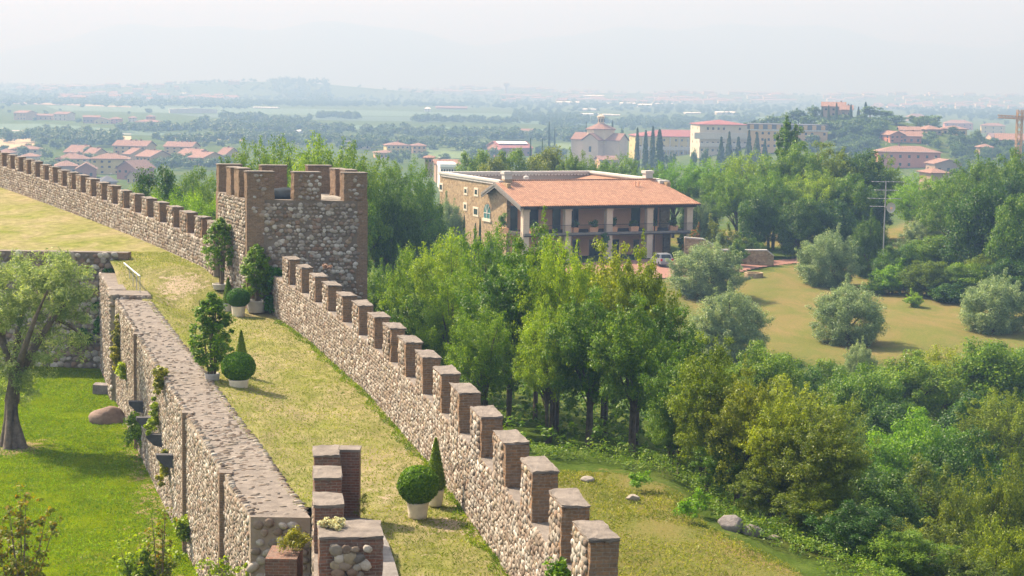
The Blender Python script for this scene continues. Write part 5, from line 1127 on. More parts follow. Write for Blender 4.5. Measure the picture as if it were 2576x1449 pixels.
HS = [
 # name, label, u0,u1, vt,ve,vb, y, az, depth, wall, roof, type, windows, chim, dishes
 ('apartment_building', 'tan apartment block with pinkish roof, back left of the near housing estate', 282, 386, 355, 367, 396, 840, -14, 12, tan, rT, 'gable', (3, 5), 3, 1),
 ('terraced_house', 'long tiled terrace in front of the back left tan block', 308, 370, 374, 388, 408, 790, -34, 14, tan, rT, 'gable', (2, 4), 1, 2),
 ('terraced_house', 'tan gabled terrace end in front of the back left tan block', 338, 426, 380, 394, 416, 770, -34, 15, tan, rT, 'gable', (2, 4), 1, 2),
 ('apartment_building', 'tan apartment block with tall chimneys, back right of the near housing estate', 411, 497, 358, 369, 392, 830, -12, 12, tan, rT, 'gable', (3, 4), 4, 1),
 ('terraced_house', 'tiled terrace with many chimneys in front of the back right tan block', 438, 532, 376, 391, 411, 790, -34, 14, tan, rT, 'gable', (2, 4), 2, 1),
 ('terraced_house', 'tan gabled terrace end, rightmost but one of the near housing estate', 470, 558, 384, 397, 418, 770, -34, 15, tan, rT, 'gable', (2, 4), 2, 2),
 ('house', 'red roofed house half hidden by the trees left of the square tower', 543, 600, 373, 390, 410, 780, -30, 13, tan, rT, 'gable', (2, 3), 1, 1),
 ('apartment_building', 'yellow apartment house with dark central balconies among brown roofs', 220, 324, 386, 399, 438, 720, 8, 13, yel, rB, 'hip', (3, 5), 1, 2),
 ('house', 'wide brown roofed yellow house behind the battlement, left of the yellow apartment house', 132, 222, 386, 399, 416, 740, 10, 12, yel, rB, 'hip', (2, 5), 1, 1),
 ('terraced_house', 'long red tiled roof behind the brown roofs, further left one', 159, 236, 367, 383, 396, 800, -25, 13, tan, rT, 'gable', (1, 4), 2, 1),
 ('terraced_house', 'long red tiled roof with a white skylight, behind the brown roofs', 204, 267, 374, 391, 402, 770, -30, 13, tan, rT, 'gable', (1, 3), 1, 2),
 ('house', 'low brown roofed house just above the far battlement', 124, 196, 404, 417, 440, 680, 15, 12, brownw, rB, 'hip', (1, 3), 0, 1),
 ('house', 'red brick house with a brown gable roof behind the battlement', 178, 244, 411, 425, 448, 660, 12, 12, red, rB, 'gabled', (1, 2), 0, 1),
 ('house', 'larger red brick house with brown roof beside the yellow apartment house', 291, 377, 406, 423, 452, 660, -22, 14, red, rB, 'gabled', (2, 3), 0, 3),
 ('house', 'dark roofed low house peeking over the battlement', 230, 296, 442, 456, 474, 600, 20, 12, brownw, rG, 'hip', (0, 0), 0, 1),
 ('house', 'small tiled house behind the round dark tree left of the tower', 318, 368, 430, 444, 462, 620, -20, 11, tan, rB, 'gabled', (1, 3), 0, 2),
 ('house', 'pale house with flat brown roofs at the far left behind the battlement', 20, 100, 366, 375, 394, 800, 5, 12, cream, rB, 'hip', (2, 4), 1, 1),
 ('house', 'low wide brown roof at the left edge below the pale house', 42, 96, 385, 393, 410, 740, 8, 12, cream, rB, 'hip', (1, 3), 0, 1),
 ('house', 'low brown house at the very left edge behind the wall', -14, 32, 374, 384, 400, 770, 5, 12, cream, rB, 'hip', (1, 3), 0, 1),
 ('farmhouse', 'leftmost cream building of the far hamlet in the fields', 33, 84, 279, 284, 302, None, -20, 18, tan, rT, 'gable', (2, 4), 0, 0),
 ('farmhouse', 'low long building second from the left in the far hamlet', 82, 134, 287, 291, 302, None, 5, 14, tan, rT, 'gable', (1, 4), 0, 0),
 ('farmhouse', 'cream block in the middle of the far hamlet', 134, 182, 282, 287, 303, None, -15, 16, cream, rT, 'gable', (2, 3), 0, 0),
 ('farmhouse', 'long building with dark ground floor in the far hamlet', 203, 252, 291, 295, 310, None, 10, 14, brownw, rT, 'gable', (1, 5), 0, 0),
 ('farmhouse', 'yellow gabled house right of the long dark-fronted building in the far hamlet', 231, 278, 297, 302, 312, None, 10, 14, yel, rT, 'gabled', (1, 3), 0, 0),
 ('farmhouse', 'reddish house in the right part of the far hamlet', 275, 302, 294, 299, 311, None, 0, 14, pink, rT, 'hip', (2, 2), 0, 0),
 ('farmhouse', 'white low villa standing alone in front of the far hamlet', 288, 339, 309, 314, 323, None, 4, 14, whi, rB, 'hip', (1, 5), 0, 0),
 ('farmhouse', 'tall narrow pink house at the right end of the far hamlet', 367, 386, 289, 293, 309, None, 0, 12, pink, rT, 'hip', (3, 2), 0, 0),
 ('farmhouse', 'cream house with low wings at the right end of the far hamlet', 338, 405, 301, 306, 316, None, -8, 14, cream, rT, 'hip', (1, 5), 0, 0),
 ('farmhouse', 'small cream house above the white villa of the far hamlet', 320, 342, 292, 296, 306, None, 5, 12, cream, rT, 'hip', (2, 2), 0, 0),
 ('greenhouse', 'long white polytunnel roof lying aslant in the far green field', 466, 488, 273, 276, 286, None, -62, 60, whi, rW, 'gable', (0, 0), 0, 0),
 ('house', 'orange yellow mansion with tiled roof in the middle of the valley', 960, 1032, 357, 365, 384, 640, 12, 14, yel, rT, 'hip', (2, 5), 1, 1),
 ('house', 'reddish centre and tan right wing of the orange yellow mansion', 1028, 1074, 360, 366, 386, 640, 8, 14, oran, rT, 'hip', (2, 3), 0, 1),
 ('house', 'long low orange wing below the mansion in the middle of the valley', 934, 1000, 378, 384, 398, 600, 10, 12, oran, rB, 'hip', (1, 5), 0, 0),
 ('house', 'grey flat roofed building with solar panels left of the mansion', 846, 934, 356, 361, 376, 700, 4, 16, cream, rG, 'flat', (1, 5), 0, 2),
 ('factory', 'dark red roofed factory with rows of white rooflights beyond the villa trees', 1222, 1340, 358, 372, 392, 700, 14, 34, red, rM, 'gable', (1, 4), 0, 0),
 ('house', 'dark red gabled shed in front of the rooflight factory', 1232, 1277, 373, 382, 396, 640, 18, 12, red, rM, 'gabled', (1, 2), 0, 0),
 ('house', 'long tan farm building with red roof behind the factory', 1270, 1352, 325, 332, 342, 1050, 10, 20, tan, rT, 'gable', (1, 5), 0, 0),
 ('factory', 'pale blue and white flat roofed shed above the villa parapet', 1092, 1152, 412, 420, 434, 420, 6, 12, whi, rW, 'flat', (1, 6), 0, 0),
 ('house', 'small square tiled house with dark walls left of the white shed', 1066, 1090, 391, 396, 410, 500, 0, 8, brownw, rB, 'hip', (1, 2), 0, 0),
 ('house', 'long low brown roofs beside the white shed', 1084, 1156, 405, 413, 424, 480, 6, 12, brownw, rB, 'gable', (1, 4), 0, 1),
 ('farmhouse', 'small white farmhouse in the far green field', 1067, 1083, 269, 273, 281, None, 0, 14, whi, rW, 'hip', (2, 2), 0, 0),
 ('barn', 'very long low barn with reddish roof in the far green field', 1095, 1176, 268, 271, 275, None, 3, 18, brownw, rT, 'gable', (0, 0), 0, 0),
 ('house', 'small orange house with tiled roof at the foot of the church', 1497, 1554, 394, 402, 424, 560, 10, 10, oran, rT, 'gable', (2, 3), 0, 1),
 ('school_building', 'long yellow building with white balconies and flat red roof behind the cypresses', 1588, 1812, 328, 343, 392, 880, 5, 30, yel, rM, 'hip', (3, 14), 0, 0),
 ('school_building', 'upper white and tan block with red hip roof above the long yellow building', 1746, 1880, 302, 313, 385, 930, 4, 28, cream, rM, 'hip', (4, 9), 0, 0),
 ('hotel', 'long tan building with slate mansard roof behind the poplar', 1878, 2092, 313, 327, 374, 900, -8, 20, oran, rG, 'flat', (3, 13), 0, 0),
 ('house', 'old stone house with tiled roof and tall chimney on top of the wooded hill', 2066, 2136, 258, 268, 293, -925, -10, 14, brownw, rB, 'gable', (2, 3), 1, 0),
 ('house', 'low stone wing with lower roof at the right end of the hilltop house', 2112, 2152, 266, 276, 294, -916, -10, 10, brownw, rB, 'gable', (1, 2), 1, 0),
 ('house', 'dark roofed house on the slope right of the hilltop house', 2282, 2332, 286, 294, 304, None, 8, 14, brownw, rB, 'hip', (1, 3), 0, 0),
 ('house', 'salmon pink house with brown gable roof on the right slope', 2220, 2276, 331, 339, 358, None, 14, 12, pink, rB, 'gabled', (2, 3), 0, 0),
 ('house', 'orange house with long tiled roof beside the salmon pink house', 2266, 2332, 332, 343, 360, None, -12, 14, pink, rT, 'gable', (1, 3), 1, 1),
 ('house', 'brown roofed house with a veranda right of the orange house', 2317, 2370, 315, 325, 338, None, 10, 14, brownw, rB, 'hip', (1, 3), 0, 1),
 ('house', 'grey brown roof behind the salmon pink house', 2262, 2320, 320, 328, 338, None, -6, 12, pink, rB, 'gable', (1, 2), 0, 1),
 ('house', 'wide pink house with flat tiled roof below the right skyline', 2376, 2450, 302, 310, 326, None, -6, 16, pink, rB, 'hip', (2, 5), 1, 0),
 ('house', 'long tan house with low brown roof in front of the wide pink house', 2368, 2438, 316, 324, 340, None, -6, 12, tan, rB, 'hip', (1, 4), 0, 1),
 ('house', 'bright yellow house with two tiled roofs near the right edge', 2468, 2532, 310, 316, 336, None, -10, 12, yel, rT, 'hip', (2, 3), 1, 0),
 ('house', 'small tiled orange house below the bright yellow house', 2486, 2542, 336, 345, 354, None, 8, 12, oran, rT, 'gable', (1, 3), 0, 0),
 ('barn', 'brown slanting roofs at the right edge beside the crane', 2504, 2590, 338, 352, 364, None, -14, 16, brownw, rB, 'gable', (1, 3), 0, 0),
 ('apartment_building', 'big salmon red building with brown roof in the middle of the right slope', 2206, 2372, 368, 382, 422, 640, -6, 16, pink, rB, 'hip', (2, 7), 1, 3),
 ('house', 'brown gabled house in front of the big salmon red building', 2340, 2420, 402, 412, 436, 560, 6, 12, brownw, rB, 'gabled', (1, 3), 0, 2),
 ('house', 'low brown roof half hidden by trees below the brown gabled house', 2326, 2388, 424, 434, 450, 520, 8, 10, brownw, rB, 'hip', (0, 0), 0, 0),
 ('house', 'dark brick house with pale roof panels left of the crane', 2462, 2502, 362, 370, 392, 600, -4, 10, brownw, rB, 'hip', (2, 2), 0, 1),
]
for h in HS: build_house(h[0], h[1], h[2], h[3], h[4], h[5], h[6], h[7], h[8], h[9], h[10], h[11], h[12], h[13], 'house' if h[0] not in ('greenhouse', 'factory', 'barn') else h[0], .7, h[14], h[15])
# white balcony bands and rooflights
def extra(label, name, f):
    t = next(o for o in C.objects if o.get('label') == label); f(t)
def dims(t): 
    w = next(c for c in t.children if c.name.startswith('walls')); xs = [v.co.x for v in w.data.vertices]; ys = [v.co.y for v in w.data.vertices]; zs = [v.co.z for v in w.data.vertices]; return max(xs), max(ys), max(zs)
def f_(t):
    X, Y, Z = dims(t)
    for k_ in range(9): x = -X + (k_ + .6) * 2 * X / 9.2; MB().box(x - .3, x + .3, -Y - .45, -Y - .07, 0, Z - .6).build('pilaster', [M['white']], t)
    MB().box(-X, X, -Y - 1.6, -Y - .46, 3.2, 5.2).build('balcony', [M['white']], t)
    for k_ in range(10): x = -X + (k_ + .5) * 2 * X / 10; MB().box(x - .25, x + .25, -Y - 1.5, -Y - 1.1, -2, 3.19).build('column', [M['white']], t)
extra('long yellow building with white balconies and flat red roof behind the cypresses', '', f_)
def f_(t):
    X, Y, Z = dims(t); MB().box(-X - 3, X + .5, -Y - 1.5, -Y - .07, Z - 7.5, Z - 4.2).build('balcony', [M['white']], t); MB().box(-X, X, -Y - 1.2, -Y - .07, Z - 11.5, Z - 9.5).build('balcony', [M['white']], t)
extra('upper white and tan block with red hip roof above the long yellow building', '', f_)
def f_(t):
    X, Y, Z = dims(t)
    for k_ in range(9): x = -X + (k_ + .5) * 2 * X / 9; MB().box(x - 1.0, x + 1.0, -Y - .5, -Y + .6, Z + .2, Z + 2.4).build('dormer', [oran], t)
    MB().box(-X - .3, X + .3, -Y - .35, -Y - .17, Z - .5, Z + .18).build('gutter_band', [M['white']], t)
extra('long tan building with slate mansard roof behind the poplar', '', f_)
def f_(t):
    X, Y, Z = dims(t); HR_ = Z; zE = HR_ - 2.2
    for k_ in range(9):
        x = -X + (k_ + .7) * 2 * X / 9.6; yy = -Y * .35; z = Z - (Z - (Z - 2.2)) * .35
        MB().hexa([(x - .9, -Y * .6, Z - 2.2 * .6 + .36), (x + .9, -Y * .6, Z - 2.2 * .6 + .36), (x + .9, -Y * .2, Z - 2.2 * .2 + .36), (x - .9, -Y * .2, Z - 2.2 * .2 + .36)], [(x - .9, -Y * .6, Z - 2.2 * .6 + .6), (x + .9, -Y * .6, Z - 2.2 * .6 + .6), (x + .9, -Y * .2, Z - 2.2 * .2 + .6), (x - .9, -Y * .2, Z - 2.2 * .2 + .6)]).build('rooflight', [rW], t)
extra('dark red roofed factory with rows of white rooflights beyond the villa trees', '', f_)
# church
cy_ = 900.0; cp = at(1512, 425, cy_); mC = pxm(cy_); zc = lambda v: at(1512, v, cy_).z - cp.z
ch = thing('church', 'old domed church with white gabled front and round lantern beyond the villa', 'church', (cp.x, cp.y + 10, cp.z), R(-32))
M['church'] = simple('church_plaster', (.50, .40, .33), (.42, .335, .275), .3); M['church2'] = simple('church_drum', (.56, .45, .32), (.48, .385, .275), .3)
He = zc(353)
def arm(x0, x1, y0, y1, axis, wallm, front=None):
    b = MB(); b.box(x0, x1, y0, y1, -6, He); hh = 3.2
    if axis == 'y': xm = (x0 + x1) / 2; b.poly([(x0, y0, He), (x1, y0, He), (xm, y0, He + hh)], 1 if front else 0); b.poly([(x1, y1, He), (x0, y1, He), (xm, y1, He + hh)])
    else: ym = (y0 + y1) / 2; b.poly([(x0, y1, He), (x0, y0, He), (x0, ym, He + hh)], 0); b.poly([(x1, y0, He), (x1, y1, He), (x1, ym, He + hh)])
    o = b.build('nave', [wallm, M['white']], ch); r = MB(); e = .7
    if axis == 'y':
        for s in (-1, 1): q = [(xm + s * ((x1 - x0) / 2 + e), y0 - e, He - .3), (xm + s * ((x1 - x0) / 2 + e), y1 + e, He - .3), (xm, y1 + e, He + hh + .1), (xm, y0 - e, He + hh + .1)]; q = q if s > 0 else q[::-1]; r.hexa(q, [(p[0], p[1], p[2] + .35) for p in q])
    else:
        for s in (-1, 1): q = [(x0 - e, ym + s * ((y1 - y0) / 2 + e), He - .3), (x1 + e, ym + s * ((y1 - y0) / 2 + e), He - .3), (x1 + e, ym, He + hh + .1), (x0 - e, ym, He + hh + .1)]; q = q if s < 0 else q[::-1]; r.hexa(q, [(p[0], p[1], p[2] + .35) for p in q])
    r.build('roof', [rT], o); return o
a1 = arm(-14.5, 13.5, -4.6, 4.6, 'x', M['church']); a2 = arm(-4.6, 4.6, -11, 12, 'y', M['church'])
fc = MB(); fc.box(-14.9, -14.53, -4.9, 4.9, -6, He); fc.poly([(-14.9, 4.9, He), (-14.9, -4.9, He), (-14.9, 0, He + 3.4)]); fc.build('facade', [M['white']], ch)
for yy in (-3.6, -2.0, 2.0, 3.6): MB().box(-15.15, -14.93, yy - .35, yy + .35, -6, He - .6).build('pilaster', [M['white']], ch)
MB().box(-15.0, -14.93, -.9, .9, He - 6.5, He - 3).build('window', [M['glass']], ch); MB().box(-.7, .7, -11.1, -11.03, He - 6, He - 3.2).build('window', [M['glass']], ch)
dr_ = MB(); Rd = 73 * mC / 2; z1, z2, z3, z4 = zc(327), zc(311), zc(293), zc(286)
dr_.lathe([(Rd, He - 2), (Rd, z1)], 0, 0, 8, 0); dr_.build('drum', [M['church2']], ch)
MB().lathe([(Rd + .8, z1), (Rd + .8, z1 + .4), (1.6, z2), (.5, z2 + .1)], 0, 0, 8).build('dome_roof', [rT], ch)
ln = MB().lathe([(1.75, z2 - .5), (1.7, z3 - .8), (2.1, z3 - .7), (2.1, z3 - .1), (.9, z3 + .6), (.2, z4 - .6), (.12, z4)], 0, 0, 12).build('lantern', [M['church2']], ch)
for k_ in range(8): a = k_ * math.pi / 4; MB().box(-.3, .3, -1.8, -1.68, z2 + .6, z3 - 1.4).build('opening', [M['glass']], ln); ln.children[-1].rotation_euler = (0, 0, a)
# crane
gp2 = at(2561, 385, 560); cr = thing('tower_crane', 'rusty tower crane with its jib pointing left at the right edge', 'crane', (gp2.x, 560, hz(gp2.x, 560)))
M['crane'] = simple('crane_paint', (.42, .26, .13), (.32, .2, .11), 1); zj = at(2561, 296, 560).z - hz(gp2.x, 560); zt_c = at(2561, 276, 560).z - hz(gp2.x, 560)
def lattice(p0, p1, s, n, r):
    m_ = MB(); p0, p1 = Vector(p0), Vector(p1); t = (p1 - p0).normalized(); a = Vector((0, 1, 0)); b = t.cross(a).normalized(); cs = [a * s + b * s, a * s - b * s, -a * s - b * s, -a * s + b * s]
    for c in cs: m_.tube([p0 + c, p1 + c], r, 4)
    for i in range(n):
        q0, q1 = p0.lerp(p1, i / n), p0.lerp(p1, (i + 1) / n)
        for k_ in range(4): m_.tube([q0 + cs[k_], q1 + cs[(k_ + 1) % 4]], r * .7, 4); m_.tube([q0 + cs[k_], q0 + cs[(k_ + 1) % 4]], r * .7, 4)
    return m_
lattice((0, 0, -2), (0, 0, zt_c), .8, 14, .16).build('mast', [M['crane']], cr); lattice((1, 0, zj), (-6.9, 0, zj + .3), .45, 7, .13).build('jib', [M['crane']], cr)
lattice((1, 0, zj), (6, 0, zj), .45, 4, .13).build('counter_jib', [M['crane']], cr)
# fields: strips of crop lying on the flat plain
def field(name, label_mat, px, lift=.12):
    P = [onz(u, v, -30) for u, v in px]; me = MB().poly([(p.x, p.y, -30 + lift) for p in P][::-1]).build(name, [label_mat]); 
    if me.data.polygons[0].normal.z < 0: me.data.flip_normals()
    tag(me, kind='structure')
M['wheat'] = simple('ripe_wheat', (.40, .285, .15), (.34, .24, .125), .02); M['crop'] = simple('green_crop', (.05, .105, .045), (.038, .085, .036), .015); M['crop2'] = simple('dark_crop', (.032, .075, .035), (.026, .06, .028), .015); M['meadow'] = simple('meadow', (.09, .14, .022), (.07, .115, .018), .02); M['soil'] = simple('pale_soil', (.30, .225, .165), (.26, .195, .14), .02); M['road'] = simple('pale_road', (.32, .29, .27), (.27, .25, .23), .05)
field('wheat_field', M['wheat'], [(-60, 337), (120, 336), (330, 343), (330, 352), (100, 358), (60, 376), (-60, 376)])
field('wheat_field', M['wheat'], [(415, 341), (640, 345), (720, 349), (720, 356), (600, 354), (415, 347)])
field('green_field', M['crop'], [(-60, 312), (110, 311), (300, 325), (420, 332), (640, 339), (640, 343), (300, 340), (110, 333), (-60, 333)])
field('country_road', M['road'], [(-60, 327), (120, 329), (330, 337), (330, 338.6), (120, 331), (-60, 329)], .2)
field('green_field', M['crop'], [(110, 266), (480, 268), (830, 275), (1290, 287), (1290, 296), (800, 290), (400, 284), (150, 278)])
field('green_field', M['crop2'], [(430, 286), (800, 292), (1290, 298), (1290, 308), (900, 304), (520, 296)])
field('green_field', M['crop'], [(760, 312), (1000, 318), (1260, 322), (1440, 328), (1400, 336), (1150, 332), (820, 324)])
field('pale_soil_strip', M['soil'], [(28, 256), (160, 261), (330, 268), (330, 270.5), (160, 265), (28, 261)], .3)
field('meadow', M['meadow'], [(1060, 372), (1215, 376), (1215, 396), (1120, 400), (1060, 388)])
field('meadow', M['meadow'], [(1375, 360), (1440, 362), (1440, 376), (1375, 372)])
field('green_field', M['crop'], [(1290, 300), (1480, 306), (1800, 303), (1960, 292), (1960, 300), (1750, 312), (1480, 316), (1290, 310)])
field('stubble_field', M['wheat'], [(2370, 374), (2400, 375), (2396, 392), (2372, 390)], 8.2)
# white sheds and the hazy towns out on the plain
SH = [(1519, 1548, 259, 264), (1559, 1600, 258, 266), (1602, 1638, 261, 270), (1639, 1692, 260, 266), (1467, 1518, 239, 248), (1400, 1456, 255, 264), (1459, 1506, 274, 279), (1459, 1504, 286, 290.5), (1516, 1540, 287.5, 291), (1540, 1558, 289, 291.5), (1722, 1760, 283, 287), (1800, 1850, 281, 289), (664, 680, 326, 333), (733, 758, 328, 336), (-5, 30, 255, 258), (457, 470, 234, 238), (560, 600, 266, 269), (640, 700, 270, 273)]
for i_, (u0, u1, v0, v1) in enumerate(SH):
    p = ground_hit((u0 + u1) / 2, v1); w = (u1 - u0) * pxm(p.y) / 2; h = (v1 - v0) * pxm(p.y) * .8; d_ = 14
    b = MB(); b.box(-w, w, -d_, d_, -2, h * .85); 
    for s in (-1, 1): q = [(-w - .5, s * (d_ + 1), h * .86), (w + .5, s * (d_ + 1), h * .86), (w + .5, 0, h * 1.12), (-w - .5, 0, h * 1.12)]; q = q if s < 0 else q[::-1]; b.hexa(q, [(a_[0], a_[1], a_[2] + .6) for a_ in q], 1)
    tag(b.build('warehouse', [whi, rW], None, False, (p.x, p.y, p.z)), f'{ordinal(i_)} of the distant pale warehouses on the hazy plain', 'warehouse', 'distant pale warehouses on the hazy plain')
tb = MB(); 
def town(u0, u1, v0, v1, n, big=1.0):
    for _ in range(n):
        u, v = rnd.uniform(u0, u1), rnd.uniform(v0, v1); p = onz(u, v, -30)
        if p.y > 7600: continue
        p.z = hz(p.x, p.y); w, d_, h = rnd.uniform(5, 16) * big, rnd.uniform(5, 9) * big, rnd.uniform(5, 9) * big; m_ = rnd.choice((0, 0, 1, 2)); x, y, z = p
        tb.box(x - w, x + w, y - d_, y + d_, z - 3, z + h, m_)
        q = [(x - w, y - d_, z + h), (x + w, y - d_, z + h), (x + w, y, z + h + 2.4), (x - w, y, z + h + 2.4)]; tb.poly(q, 3); tb.poly([(x + w, y + d_, z + h), (x - w, y + d_, z + h), (x - w, y, z + h + 2.4), (x + w, y, z + h + 2.4)], 3)
town(1000, 1700, 226, 246, 220, 1.5); town(1650, 2580, 240, 262, 260, 1.2); town(50, 700, 214, 236, 130, 1.5); town(2200, 2580, 262, 276, 60, .9); town(1250, 1800, 246, 262, 70, 1.1); town(100, 600, 236, 256, 40, 1.0)
tag(tb.build('distant_town', [whi, cream, tan, rT]), kind='stuff')
wt = at(1274, 228, 5200); MB().lathe([(5, -45), (4.5, 12), (9, 15), (9, 22), (3, 25)], 0, 0, 12).build('water_tower', [brownw], None, False, (wt.x, wt.y, wt.z)); tag(C.objects['water_tower'], 'hazy water tower on the skyline of the distant town', 'tower')

# ------------------------------------------------------------------ trees: (survey column, top row, distance, width px, prototype, leaf)
def grove(cluster, rows, name='tree', cat='tree', parts=True, hmin=2.0, adj=None):
    rows = sorted(rows, key=lambda q: q[0])
    AD = {'robinia': 'feathery light green tree', 'mid': 'mid green leafy tree', 'bright': 'bright yellow-green feathery tree', 'dark': 'dark green dense tree', 'yellow': 'yellowish green tree', 'brown': 'olive-brown leafy tree', 'olive': 'grey-green olive tree', 'far': 'hazy round tree', 'cypress': 'dark slim cypress', 'weeds': 'pale shrub', 'oleander': 'pink flowering oleander', 'redflower': 'bush with red flowers'}
    for i_, (u, v, y, w, pr, lf) in enumerate(rows):
        p = at(u, v, y); z0 = hz(p.x, y); h = max(hmin, p.z - z0); wm = w * pxm(y)
        nm = {'olive': 'olive_tree', 'cypress': 'cypress_tree', 'poplar': 'poplar_tree', 'bush': 'bush', 'conifer': 'conifer_tree'}.get(pr, name)
        plant_tree(nm, pr, (p.x, y, z0 - .1), h, wm, lf, f'{(adj or AD[lf])}, {ordinal(i_)} from the left {cluster}', cluster, 'bush' if nm == 'bush' else cat, parts)
g1 = [(1045, 622, 100, 165, 'robinia', 'robinia'), (1128, 585, 97, 205, 'robinia', 'robinia'), (1235, 572, 92, 200, 'robinia', 'robinia'), (1360, 565, 88, 215, 'tall', 'mid'), (1150, 680, 88, 200, 'robinia', 'robinia'), (1290, 640, 84, 220, 'tall', 'mid'), (1412, 600, 82, 185, 'robinia', 'robinia'), (1215, 775, 80, 180, 'robinia', 'robinia'), (1075, 735, 95, 170, 'spread', 'mid'), (965, 668, 112, 120, 'spread', 'mid'), (985, 775, 101, 150, 'bush', 'dark'), (950, 810, 96, 110, 'bush', 'mid'),
      (1525, 612, 84, 200, 'tall', 'yellow'), (1615, 622, 80, 165, 'tall', 'yellow'), (1480, 725, 77, 190, 'tall', 'mid'), (1590, 745, 75, 190, 'tall', 'mid'), (1695, 770, 78, 180, 'tall', 'mid'), (1380, 770, 78, 180, 'robinia', 'robinia')]
grove('in the near wood behind the battlement wall', [(a, b, c, d * 1.15, e, f) for a, b, c, d, e, f in g1])
g2 = [(1790, 845, 67, 170, 'tall', 'yellow'), (1715, 880, 71, 150, 'tall', 'mid'), (1880, 925, 65, 170, 'tall', 'brown'), (1975, 985, 63, 180, 'tall', 'yellow'), (2080, 1020, 61, 190, 'tall', 'brown'), (1830, 1000, 70, 150, 'robinia', 'mid'), (1900, 868, 104, 190, 'spread', 'mid'), (1985, 950, 85, 210, 'tall', 'yellow'), (2075, 985, 88, 220, 'robinia', 'yellow'), (2185, 925, 110, 210, 'spread', 'mid'), (2280, 890, 122, 220, 'spread', 'mid'), (2385, 875, 126, 220, 'robinia', 'yellow'), (2500, 860, 124, 210, 'dense', 'mid'), (2300, 1040, 97, 230, 'spread', 'bright'), (2415, 1080, 92, 220, 'spread', 'dark'), (2535, 985, 106, 210, 'robinia', 'yellow'), (2340, 1155, 76, 230, 'tall', 'brown'), (2455, 1195, 73, 220, 'robinia', 'brown'), (2560, 1150, 74, 210, 'robinia', 'brown'), (2110, 1090, 78, 210, 'tall', 'mid'), (2205, 1180, 72, 200, 'dense', 'dark'), (2005, 1095, 76, 180, 'tall', 'brown'), (1905, 1040, 80, 170, 'tall', 'brown'), (1850, 950, 94, 150, 'robinia', 'yellow'), (2380, 1310, 64, 220, 'tall', 'brown'), (2520, 1300, 62, 220, 'robinia', 'yellow'), (2250, 1300, 66, 200, 'robinia', 'brown'), (2570, 860, 132, 180, 'dense', 'mid'), (2160, 1310, 64, 150, 'bush', 'dark'), (2460, 990, 112, 190, 'dense', 'dark'), (2230, 1020, 104, 170, 'dense', 'dark'), (2100, 905, 122, 150, 'spread', 'mid'), (1990, 890, 116, 150, 'spread', 'mid')]
g2 += [(1850, 1075, 66, 170, 'tall', 'mid'), (1940, 1150, 63, 170, 'tall', 'brown'), (2060, 1200, 60, 190, 'tall', 'brown'), (2150, 1270, 58, 190, 'spread', 'dark'), (1770, 1010, 70, 150, 'tall', 'yellow'), (2270, 1350, 57, 200, 'spread', 'mid'), (2440, 1390, 56, 220, 'tall', 'brown'), (1690, 1000, 71, 120, 'robinia', 'mid')]
grove('in the lower wood at the bottom right', [(a, b, c, d * 1.2, e, f) for a, b, c, d, e, f in g2])
g3 = [(2265, 615, 196, 130, 'dense', 'mid'), (2345, 592, 200, 150, 'dense', 'mid'), (2432, 600, 198, 150, 'spread', 'dark'), (2530, 600, 195, 160, 'spread', 'dark'), (2245, 650, 191, 100, 'bush', 'bright'), (2335, 655, 189, 130, 'dense', 'yellow'), (2425, 660, 188, 140, 'dense', 'mid'), (2545, 650, 187, 150, 'dense', 'dark'), (2300, 730, 181, 50, 'bush', 'bright'), (2480, 640, 192, 120, 'spread', 'yellow'), (2205, 690, 190, 70, 'bush', 'mid'), (2390, 700, 185, 110, 'bush', 'dark')]
grove('in the thicket right of the olive lawn', g3)
g4 = [(2395, 440, 215, 200, 'robinia', 'mid'), (2500, 395, 235, 180, 'spread', 'mid'), (2572, 380, 230, 160, 'spread', 'mid'), (2480, 470, 196, 190, 'dense', 'dark'), (2565, 490, 190, 150, 'dense', 'mid'), (2320, 440, 232, 180, 'robinia', 'bright'), (2430, 430, 245, 150, 'spread', 'mid'), (2545, 430, 215, 130, 'spread', 'dark')]
grove('on the far right slope beyond the antenna', g4)
g5 = [(1700, 405, 250, 150, 'robinia', 'bright'), (1640, 418, 262, 110, 'robinia', 'mid'), (1790, 402, 256, 170, 'robinia', 'bright'), (1880, 385, 252, 180, 'robinia', 'robinia'), (1990, 362, 246, 180, 'spread', 'mid'), (2085, 360, 250, 180, 'tall', 'yellow'), (2160, 380, 252, 170, 'spread', 'dark'), (2215, 392, 252, 130, 'robinia', 'mid'), (1850, 435, 233, 150, 'robinia', 'robinia'), (1945, 430, 229, 180, 'robinia', 'robinia'), (2050, 430, 229, 190, 'robinia', 'robinia'), (2125, 440, 228, 170, 'spread', 'mid'), (1760, 470, 246, 120, 'spread', 'dark'), (2190, 470, 240, 120, 'spread', 'dark'), (1905, 490, 222, 110, 'dense', 'dark'), (2010, 500, 221, 130, 'dense', 'dark'), (2100, 505, 221, 130, 'dense', 'dark')]
grove('in the big wood right of the villa', g5)
grove('above the big wood', [(1985, 303, 272, 68, 'poplar', 'mid')], adj='tall narrow poplar')
g6 = [(640, 358, 150, 130, 'robinia', 'mid'), (715, 352, 156, 140, 'robinia', 'mid'), (800, 346, 152, 150, 'robinia', 'robinia'), (880, 362, 150, 140, 'robinia', 'mid'), (965, 398, 165, 140, 'robinia', 'mid'), (1040, 408, 172, 140, 'robinia', 'robinia'), (1065, 470, 178, 110, 'spread', 'dark'), (930, 455, 140, 120, 'spread', 'mid'), (1000, 462, 152, 130, 'spread', 'dark'), (760, 400, 140, 130, 'robinia', 'robinia'), (850, 420, 138, 130, 'spread', 'mid')]
grove('behind the square tower', [(a, b, c, d * (1.6 if a < 900 else 1.1), e, f) for a, b, c, d, e, f in g6 if (a, b) != (930, 455)])
